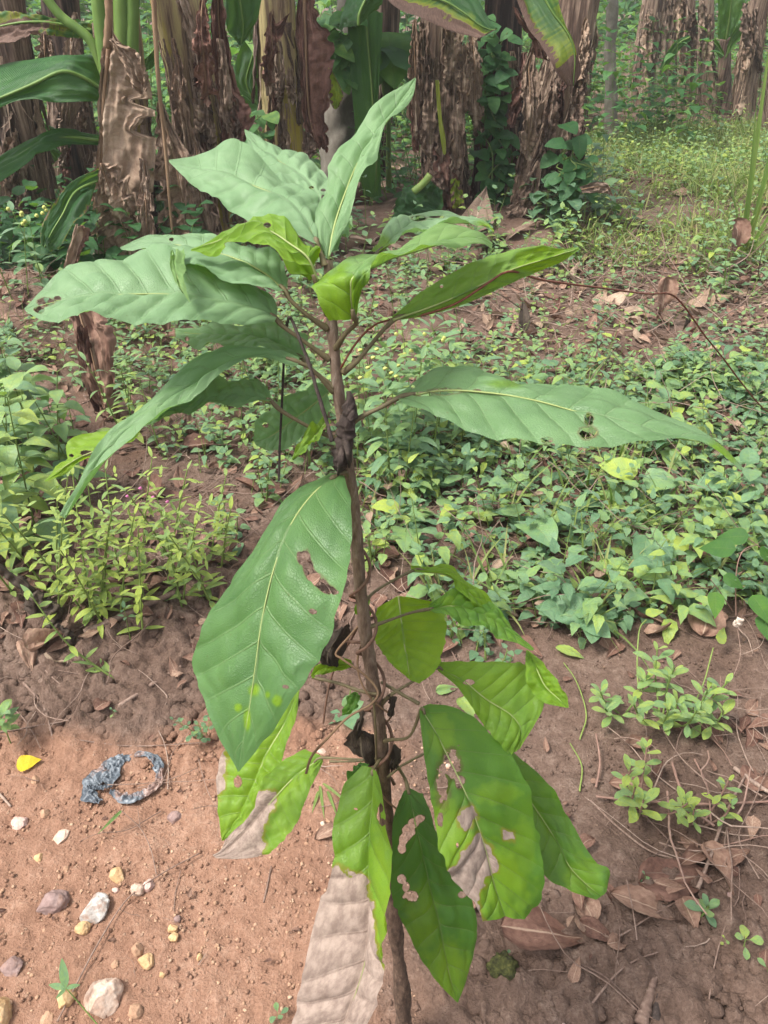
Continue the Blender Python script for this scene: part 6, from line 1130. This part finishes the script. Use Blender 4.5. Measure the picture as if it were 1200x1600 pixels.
# fallen leaves
def fallen(x, y, L, W, az, mat, label, tint=.5, curl=.3, fold=.3, shape='ovate', twist=.3, el=.08, lift=.004, crumple=.07, yel=0, group=None, name='fallen_leaf', up=None, wavy=.06):
    b = G(x, y); lv = LV(); d = rdir(el, az); L, W = (L*1.3, W*1.25) if mat == 'litter' else (L, W); crumple = crumple*1.5 if mat == 'litter' else crumple; lift = lift+.005+.018*float(clump(b[0], b[1])); lv.add(b-d*L*.5+np.array([0, 0, lift]), d, (ru(-.3, .3), -.25, 1) if up is None else up, L, W, curl, fold, tint, yel=yel, twist=twist)
    m = MB(); lv.stamp(m, shape, 26, 15, ripple=wavy, crumple=crumple, quilt=.02); return tag(m.build(name, M[mat]), label, 'fallen leaf', group)
fallen(48, 1198, .050, .020, .35, 'yellow', 'bright yellow fallen leaf on the soil at the left', .8, .2, .1, 'ovate', .1, crumple=.03, lift=.008)
G6 = 'dry fallen leaves on the soil at lower right'
fallen(850, 1468, .12, .036, -.15, 'litter', 'large reddish brown crumpled dry leaf below the big eaten leaf', .30, .35, .5, 'ovate', .6, crumple=.12, lift=.012, group=G6)
fallen(1010, 1425, .105, .022, -.35, 'litter', 'long tan dry leaf lying across a twig at lower right', .80, .45, .5, 'lance', .7, crumple=.08, lift=.014, group=G6)
fallen(910, 1420, .055, .018, 1.9, 'litter', 'small torn tan dry leaf left of the long tan one', .85, .4, .4, 'ovate', .5, crumple=.12, group=G6)
fallen(1125, 1372, .085, .022, -1.2, 'litter', 'grey tan curled dry leaf hanging off a twig at right', .75, .5, .7, 'ovate', .9, crumple=.10, lift=.015, group=G6)
fallen(1060, 1378, .12, .035, .1, 'litter', 'wide dark reddish dry leaf under the crossing twig at right', .22, .3, .3, 'ovate', .3, crumple=.10, group=G6)
fallen(1090, 1342, .085, .015, .5, 'litter', 'narrow orange brown curled leaf strip under the crossing twig', .55, .8, .7, 'lance', .9, crumple=.08, lift=.02, group=G6)
fallen(1000, 1232, .10, .020, -.1, 'litter', 'brown dry leaf lying behind the pinkish stemmed plant', .50, .4, .5, 'lance', .4, crumple=.08, lift=.012, group=G6)
fallen(1100, 975, .10, .040, 1.1, 'litter', 'broad tan dry leaf standing at the front edge of the weed patch', .60, .3, .3, 'ovate', .5, el=.5, crumple=.08, lift=.035, group=G6)
fallen(1185, 1215, .07, .028, .6, 'litter', 'rusty dry leaf at the right edge', .45, .5, .4, 'ovate', .5, group=G6)
fallen(1075, 1435, .045, .020, -1.4, 'litter', 'small pale brown leaf piece beside the green rosette', .65, .3, .3, 'ovate', .3, group=G6)
fallen(1112, 1148, .075, .022, -1.3, 'litter', 'reddish dry leaf under the tangled twigs at right', .30, .3, .4, 'ovate', .4, group=G6)
fallen(965, 1420, .075, .012, -1.0, 'litter', 'curved red brown leaf strip left of the long tan leaf', .30, 1.0, .5, 'lance', .5, crumple=.05, lift=.01, group=G6)
fallen(935, 1465, .06, .016, -.5, 'litter', 'mauve brown limp leaf under the curved strip', .28, .4, .2, 'ovate', .5, group=G6)
fallen(965, 1480, .035, .012, .2, 'litter', 'small curled tan leaf on the bare soil below the curved strip', .8, .9, .6, 'ovate', .4, group=G6)
fallen(890, 1025, .075, .016, -.45, 'weed', 'yellowing green strip of leaf lying on the soil in front of the patch', .85, .3, .2, 'lance', .3, crumple=.05, lift=.012)
fallen(735, 1110, .08, .025, -1.0, 'weed', 'whitish green leaf lying behind the olive leaf', .8, .3, .2, 'ovate', .3, crumple=.05)
fallen(700, 1080, .06, .014, .2, 'weed', 'pale green leaf lying under the olive leaf stalk', .65, .2, .2, 'ovate', .2)
fallen(235, 925, .085, .016, .1, 'litter', 'tan strip of dry leaf behind the herbs', .8, .3, .4, 'lance', .4)
G7 = 'dry fallen leaves on the clods at left'
fallen(80, 1010, .085, .028, .8, 'litter', 'pale grey tan folded leaf on the clods below the dark dead stump', .92, .5, .6, 'ovate', .6, crumple=.12, lift=.015, group=G7)
fallen(50, 1035, .075, .020, -1.1, 'litter', 'pale crumpled leaf at the left in front of the clods', .88, .6, .6, 'ovate', .8, crumple=.14, lift=.012, group=G7)
fallen(20, 928, .06, .022, .1, 'litter', 'rusty folded leaf left of the dark dead stump', .55, .5, .6, 'ovate', .5, group=G7)
fallen(40, 815, .085, .030, .9, 'litter', 'big pale dry leaf behind the left edge weed', .9, .5, .5, 'ovate', .5, crumple=.12, group=G7)
fallen(165, 1110, .035, .016, .9, 'litter', 'small dark curled leaf on the open soil', .4, .6, .7, 'ovate', .6, group=G7)
fallen(280, 1065, .022, .009, .3, 'litter', 'small white leaf fragment beside the stick', .95, .2, .3, 'ovate', .2, group=G7)
fallen(325, 700, .13, .04, .3, 'litter', 'reddish brown dry leaf among the weeds under the dark drooping leaf', .3, .4, .4, 'ovate', .4, crumple=.1, lift=.02, group=G7)
fallen(230, 770, .12, .04, 2.3, 'litter', 'dull brown dry leaf behind the pink flowered herb', .35, .4, .4, 'ovate', .4, crumple=.1, lift=.02, group=G7)
fallen(265, 545, .17, .05, -1.3, 'litter', 'brown dry leaf caught upright in the weeds left of the stem', .5, .5, .5, 'ovate', .6, el=-.8, lift=.18, crumple=.1, group=G7)
fallen(520, 1300, .06, .014, .5, 'litter', 'split tan leaf bits by the left of the half dead leaf', .85, .3, .4, 'lance', .5, group=G7)
G8 = 'dry leaves hanging in the weeds at right'
fallen(1028, 515, .15, .045, -1.7, 'litter', 'tan dead leaf hanging upright in the weeds under the red vine', .75, .5, .6, 'ovate', .8, el=-1.0, lift=.14, crumple=.12, group=G8)
fallen(1138, 425, .19, .06, -1.5, 'litter', 'brown curled dead leaf hanging below the tall grass', .55, .5, .6, 'ovate', .8, el=-1.0, lift=.16, crumple=.12, group=G8)
fallen(1068, 530, .10, .02, -1.7, 'black', 'dark withered leaf tip beside the red vine', .4, .4, .5, 'lance', .5, el=-1.1, lift=.08, group=G8)
fallen(815, 525, .15, .03, 1.6, 'black', 'dark withered stub standing in the weeds above the long right leaf', .5, .2, .8, 'lance', .5, el=1.3, lift=.08, group=G8)
fallen(925, 600, .14, .04, .4, 'litter', 'brown dry leaf among twigs above the long right leaf', .4, .3, .4, 'ovate', .4, crumple=.1, group=G8)
# sticks and bare stems lying about
def stick(pts, r0, r1, mat, label, name='twig', lift=.004, tint=.5, n=60, wob=.2, group=None, lifts=None):
    q = [G(x, y) for x, y in pts]; q = [g_+np.array([0, 0, lift+.014*float(clump(g_[0], g_[1]))+(lifts[i] if lifts else 0)]) for i, g_ in enumerate(q)]; m = MB(); tube(m, q, r0, r1, 8, n, wob=wob, tint=tint, seed=len(label)); return tag(m.build(name, M[mat]), label, 'twig' if name == 'twig' else name.replace('_', ' '), group)
stick([(92, 1600), (120, 1545), (160, 1470), (200, 1410), (250, 1372), (312, 1338)], .0016, .0011, 'twig', 'long thin twig running diagonally past the mottled stone', lift=.010)
stick([(245, 1368), (238, 1335), (224, 1310), (198, 1292)], .0011, .0007, 'twig', 'upright forked twig left of the long twig', lifts=(0, .015, .03, .05))
stick([(224, 1310), (222, 1285)], .0007, .0005, 'twig', 'short bare prong of the forked twig', lifts=(.03, .045), n=12)
stick([(283, 1362), (275, 1395), (272, 1425)], .0009, .0006, 'twig', 'short curved twig above the two yellow pebbles', n=20)
stick([(135, 1000), (170, 985), (225, 960), (275, 938)], .0085, .0070, 'twig', 'thick brown fallen stick in front of the herbs', 'stick', .012, .55)
stick([(188, 1112), (230, 1085), (285, 1050)], .0050, .0042, 'twig', 'brown stick lying on the soil left of the big hanging leaf', 'stick', .006, .6)
stick([(60, 1015), (70, 1050), (110, 1085), (135, 1075), (130, 1020)], .0018, .0012, 'twig', 'bent grey twig looping over the clods at left')
stick([(40, 1075), (70, 1110), (85, 1160)], .0030, .0022, 'twig', 'grey root like twig at left above the yellow leaf')
stick([(0, 1150), (60, 1140), (110, 1130), (130, 1100)], .0020, .0012, 'twig', 'dark twig at the left edge near the small sprig')
stick([(115, 1160), (200, 1170), (270, 1168), (330, 1164)], .0013, .0010, 'twig', 'straight thin twig lying just above the plastic scrap')
stick([(90, 1055), (140, 1065), (180, 1085)], .0013, .0008, 'twig', 'pale thin twig lying across the clods')
stick([(170, 1235), (235, 1232), (280, 1222), (312, 1208)], .0010, .0007, 'twig', 'pale thin twig lying across the plastic scrap', lift=.018)
stick([(0, 1242), (18, 1262)], .0028, .0022, 'twig', 'short pale stick at the left edge under the yellow leaf', tint=.9, n=14)
stick([(412, 1412), (418, 1385), (424, 1355)], .0016, .0012, 'twig', 'short brown twig left of the half dead leaf', tint=.4, n=20)
stick([(310, 1510), (322, 1492)], .0009, .0006, 'twig', 'short white twig by the yellow pebble', tint=1., n=12)
G9 = 'twigs on the dark soil at right'
stick([(1085, 1400), (1105, 1350), (1130, 1280), (1160, 1222)], .0034, .0022, 'twig', 'grey twig crossing the dry leaves at lower right', lift=.02, group=G9, tint=.6)
stick([(915, 1585), (960, 1530), (990, 1508), (1025, 1495)], .0022, .0012, 'twig', 'bent brown twig on the bare soil at the bottom right', lift=.006, group=G9)
stick([(1000, 1605), (1012, 1560), (1023, 1520)], .0110, .0060, 'twig', 'half buried brown stick at the bottom right', 'stick', -.002, .35)
stick([(1022, 1600), (1028, 1560)], .0075, .0050, 'scar', 'short blackened stick end beside the half buried stick', 'stick', .0, .4, 16)
stick([(800, 1540), (830, 1522), (885, 1525)], .0010, .0008, 'twig', 'thin curved root at the bottom middle', group=G9)
stick([(992, 1478), (985, 1440), (972, 1395)], .0012, .0010, 'twig', 'thin straight twig standing over the long tan leaf', lift=.01, lifts=(0, .01, .03), group=G9)
stick([(920, 1460), (960, 1470), (1010, 1440), (1070, 1405)], .0020, .0014, 'twig', 'dark twig running under the long tan leaf', group=G9)
stick([(930, 1250), (980, 1255), (1090, 1262), (1200, 1258)], .0026, .0024, 'pstem', 'long pinkish runner stem lying across the soil at right', 'runner_stem', .012)
stick([(930, 1235), (935, 1200), (928, 1160)], .0028, .0018, 'pstem', 'short pinkish stem standing left of the fleshy plants', 'runner_stem', .01, lifts=(0, .01, .02), n=30)
stick([(922, 1252), (960, 1290), (1010, 1330), (1050, 1345)], .0024, .0018, 'twig', 'brown root winding down from the pinkish stem', group=G9)
stick([(1045, 1205), (1060, 1250), (1085, 1285), (1110, 1305)], .0030, .0022, 'pstem', 'thick pinkish stem arching through the tangle at right', 'runner_stem', .03)
stick([(1080, 1200), (1100, 1245), (1105, 1300)], .0022, .0016, 'pstem', 'thin pinkish stem hanging beside the arching one', 'runner_stem', .03)
stick([(1145, 1205), (1185, 1235), (1215, 1250)], .0050, .0045, 'twig', 'thick pale stick at the right edge', 'stick', .012, .9, 30)
stick([(1180, 1385), (1150, 1320), (1170, 1270), (1200, 1200)], .0012, .0010, 'twig', 'thin bent twig by the right edge', lift=.02, group=G9)
stick([(1145, 1060), (1150, 1040), (1140, 1010)], .0012, .0010, 'twig', 'thin stalk with a fluffy pale seed head at right', 'seed_stalk', .01, lifts=(0, .03, .06), n=20)
m = MB(); hp = G(1140, 1010)+np.array([0, 0, .075]); lumps(m, np.array([hp+np.array([ru(-.004, .004), ru(-.004, .004), i*.004]) for i in range(5)]), np.full(5, .0065), 2, .8, .5, 1.2); tag(m.build('fluffy_seed', M['fluff']), 'fluffy pale seed head on a thin stalk at right', 'seed head')
stick([(905, 1160), (915, 1120), (900, 1070), (880, 1040)], .0016, .0012, 'gstem', 'thin greenish stalk curving up right of the olive leaf', 'runner_stem', .01, .9)
stick([(905, 1240), (908, 1200), (890, 1165)], .0018, .0012, 'gstem', 'yellowish stalk lying below the greenish one', 'runner_stem', .008, .95)
stick([(1000, 1095), (992, 1060), (990, 1020), (1000, 1005)], .0020, .0016, 'gstem', 'yellow green bare stalk bent over at the top behind the large fleshy plant', 'runner_stem', .0, .9, lifts=(0, .03, .075, .08))
fallen(1012, 1000, .05, .014, .2, 'weed', 'small bright leaf at the top of the bent bare stalk', .9, .1, .1, 'ovate', .1, lift=.09, crumple=.01, name='stalk_leaf')
fallen(1118, 1022, .045, .017, 1.0, 'weed', 'single yellow green holed leaf standing right of the large fleshy plant', .9, .1, .1, 'ovate', .1, el=.5, lift=.06, crumple=.01, name='stalk_leaf', up=(0, -1, .3))
stick([(1080, 1110), (1095, 1080), (1105, 1040)], .0018, .0014, 'gstem', 'yellow green stalk under the single holed leaf', 'runner_stem', .0, .9, lifts=(0, .03, .06), n=24)
# dark dead stumps of old weeds at the left
def stump(x, y, hp_, wp, label, seed):
    g = G(x, y); d = float((g-CAM)@FWD); h = hp_*d/F/.75; w = wp*d/F/2; m = MB()
    tube(m, [g-np.array([0, 0, .02]), g+np.array([.1*h, 0, h*.5]), g+np.array([-.25*h, 0, h])], w, w*.5, 14, 50, wob=.7, seed=seed, tint=.5)
    return tag(m.build('dead_stump', M['black']), label, 'stump', 'dark rotten stumps at the left')
stump(48, 965, 80, 20, 'taller dark rotten stump left of the herbs', 3); stump(82, 975, 45, 28, 'squat dark rotten stump at the foot of the herbs', 4); stump(110, 1010, 35, 14, 'thin dark rotten stub below the squat stump', 5)
# mossy lump at the lower middle
g = G(785, 1520); m = MB(); lumps(m, g[None]+np.array([[0, 0, .008]]), np.array([.021]), 4, .5, .3, .9); 
t = NT('moss'); nz = t.noise(t.obj(), 120., 5, .7); M['moss'] = t.done(t.prin(t.ramp(nz, ((.35, (.02, .018, .01)), (.55, (.06, .065, .02)), (.7, (.13, .12, .04)))), .9, .2, t.bump(nz, 1., .006)))
tag(m.build('mossy_lump', M['moss']), 'small dark mossy lump of earth below the dark green leaf tip', 'lump')
# fallen grass blades beside the stem
lv = LV()
for x, y, az, L_ in ((500, 1232, 4.9, .075), (505, 1228, 5.6, .085), (512, 1240, 5.1, .06), (498, 1240, 4.5, .05)): lv.add(G(x, y)+np.array([0, 0, .008]), rdir(.05, az), (0, 0, 1), L_, .0035, .2, .2, ru(.3, .7))
m = MB(); lv.stamp(m, 'blade', 12, 3); tag(m.build('fallen_grass', M['grass']), 'few bent grass blades lying left of the lower stem', 'grass')
lv = LV(); lv.add(G(198, 1290)+np.array([0, 0, .05]), (-.7, -.55, -.4), (0, -.5, .8), .062, .0035, .1, .2, .1); m = MB(); lv.stamp(m, 'blade', 12, 3); tag(m.build('fallen_grass', M['grass']), 'single grey green grass blade beside the forked twig', 'grass')
# ---------------------------------------------------------------- the damp air of the plantation
def haze():
    t = NT('haze'); v = t.n('VolumePrincipled', {'Color': (.93, .96, .97), 'Density': .0032, 'Anisotropy': .2}).outputs[0]; t.t.links.new(v, t.out.inputs['Volume'])
    x0, x1, y0, y1, z0, z1 = -40, 40, -4, 75, -3, 6; m = MB()
    m.add([(x, y, z) for z in (z0, z1) for y in (y0, y1) for x in (x0, x1)], [(0, 2, 3, 1), (4, 5, 7, 6), (0, 1, 5, 4), (2, 6, 7, 3), (0, 4, 6, 2), (1, 3, 7, 5)])
    kind(m.build('haze', t.m, smooth=False, origin=(0, 0, 0)), 'stuff')
haze()
# ---------------------------------------------------------------- light and camera
sc = bpy.context.scene
w = bpy.data.worlds.new('World'); sc.world = w; w.use_nodes = True; nt = w.node_tree; nt.nodes.clear()
SUN_EL, SUN_AZ = R(60), R(250)
sky = nt.nodes.new('ShaderNodeTexSky'); sky.sky_type = 'NISHITA'; sky.sun_disc = False; sky.sun_elevation = SUN_EL; sky.sun_rotation = SUN_AZ
sky.dust_density = 4.0; sky.air_density = 1.0; sky.ozone_density = 1.0
hs = nt.nodes.new('ShaderNodeHueSaturation'); hs.inputs['Saturation'].default_value = .22
bg = nt.nodes.new('ShaderNodeBackground'); bg.inputs[1].default_value = .13; out = nt.nodes.new('ShaderNodeOutputWorld')
nt.links.new(sky.outputs[0], hs.inputs['Color']); nt.links.new(hs.outputs[0], bg.inputs[0]); nt.links.new(bg.outputs[0], out.inputs[0])
sl = bpy.data.lights.new('sun', 'SUN'); sl.energy = 2.1; sl.angle = R(14); sl.color = (1.0, .95, .87)
so = bpy.data.objects.new('sun', sl); COL.objects.link(so)
from mathutils import Vector
dirv = Vector((math.sin(SUN_AZ)*math.cos(SUN_EL), math.cos(SUN_AZ)*math.cos(SUN_EL), math.sin(SUN_EL)))
so.rotation_euler = dirv.to_track_quat('Z', 'Y').to_euler(); so.location = (0, 0, 6)
cam = bpy.data.cameras.new('camera'); co = bpy.data.objects.new('camera', cam); COL.objects.link(co)
co.location = CAM; co.rotation_euler = (R(90)-PITCH, 0, 0)
cam.sensor_fit = 'VERTICAL'; cam.angle_y = 2*math.atan(800/F); cam.clip_start = .02; cam.clip_end = 500
sc.camera = co
sc.view_settings.view_transform = 'Standard'; sc.view_settings.look = 'None'; sc.view_settings.exposure = 1.30; sc.view_settings.gamma = 1
sc.cycles.max_bounces = 8; sc.cycles.transparent_max_bounces = 12; sc.cycles.use_denoising = True
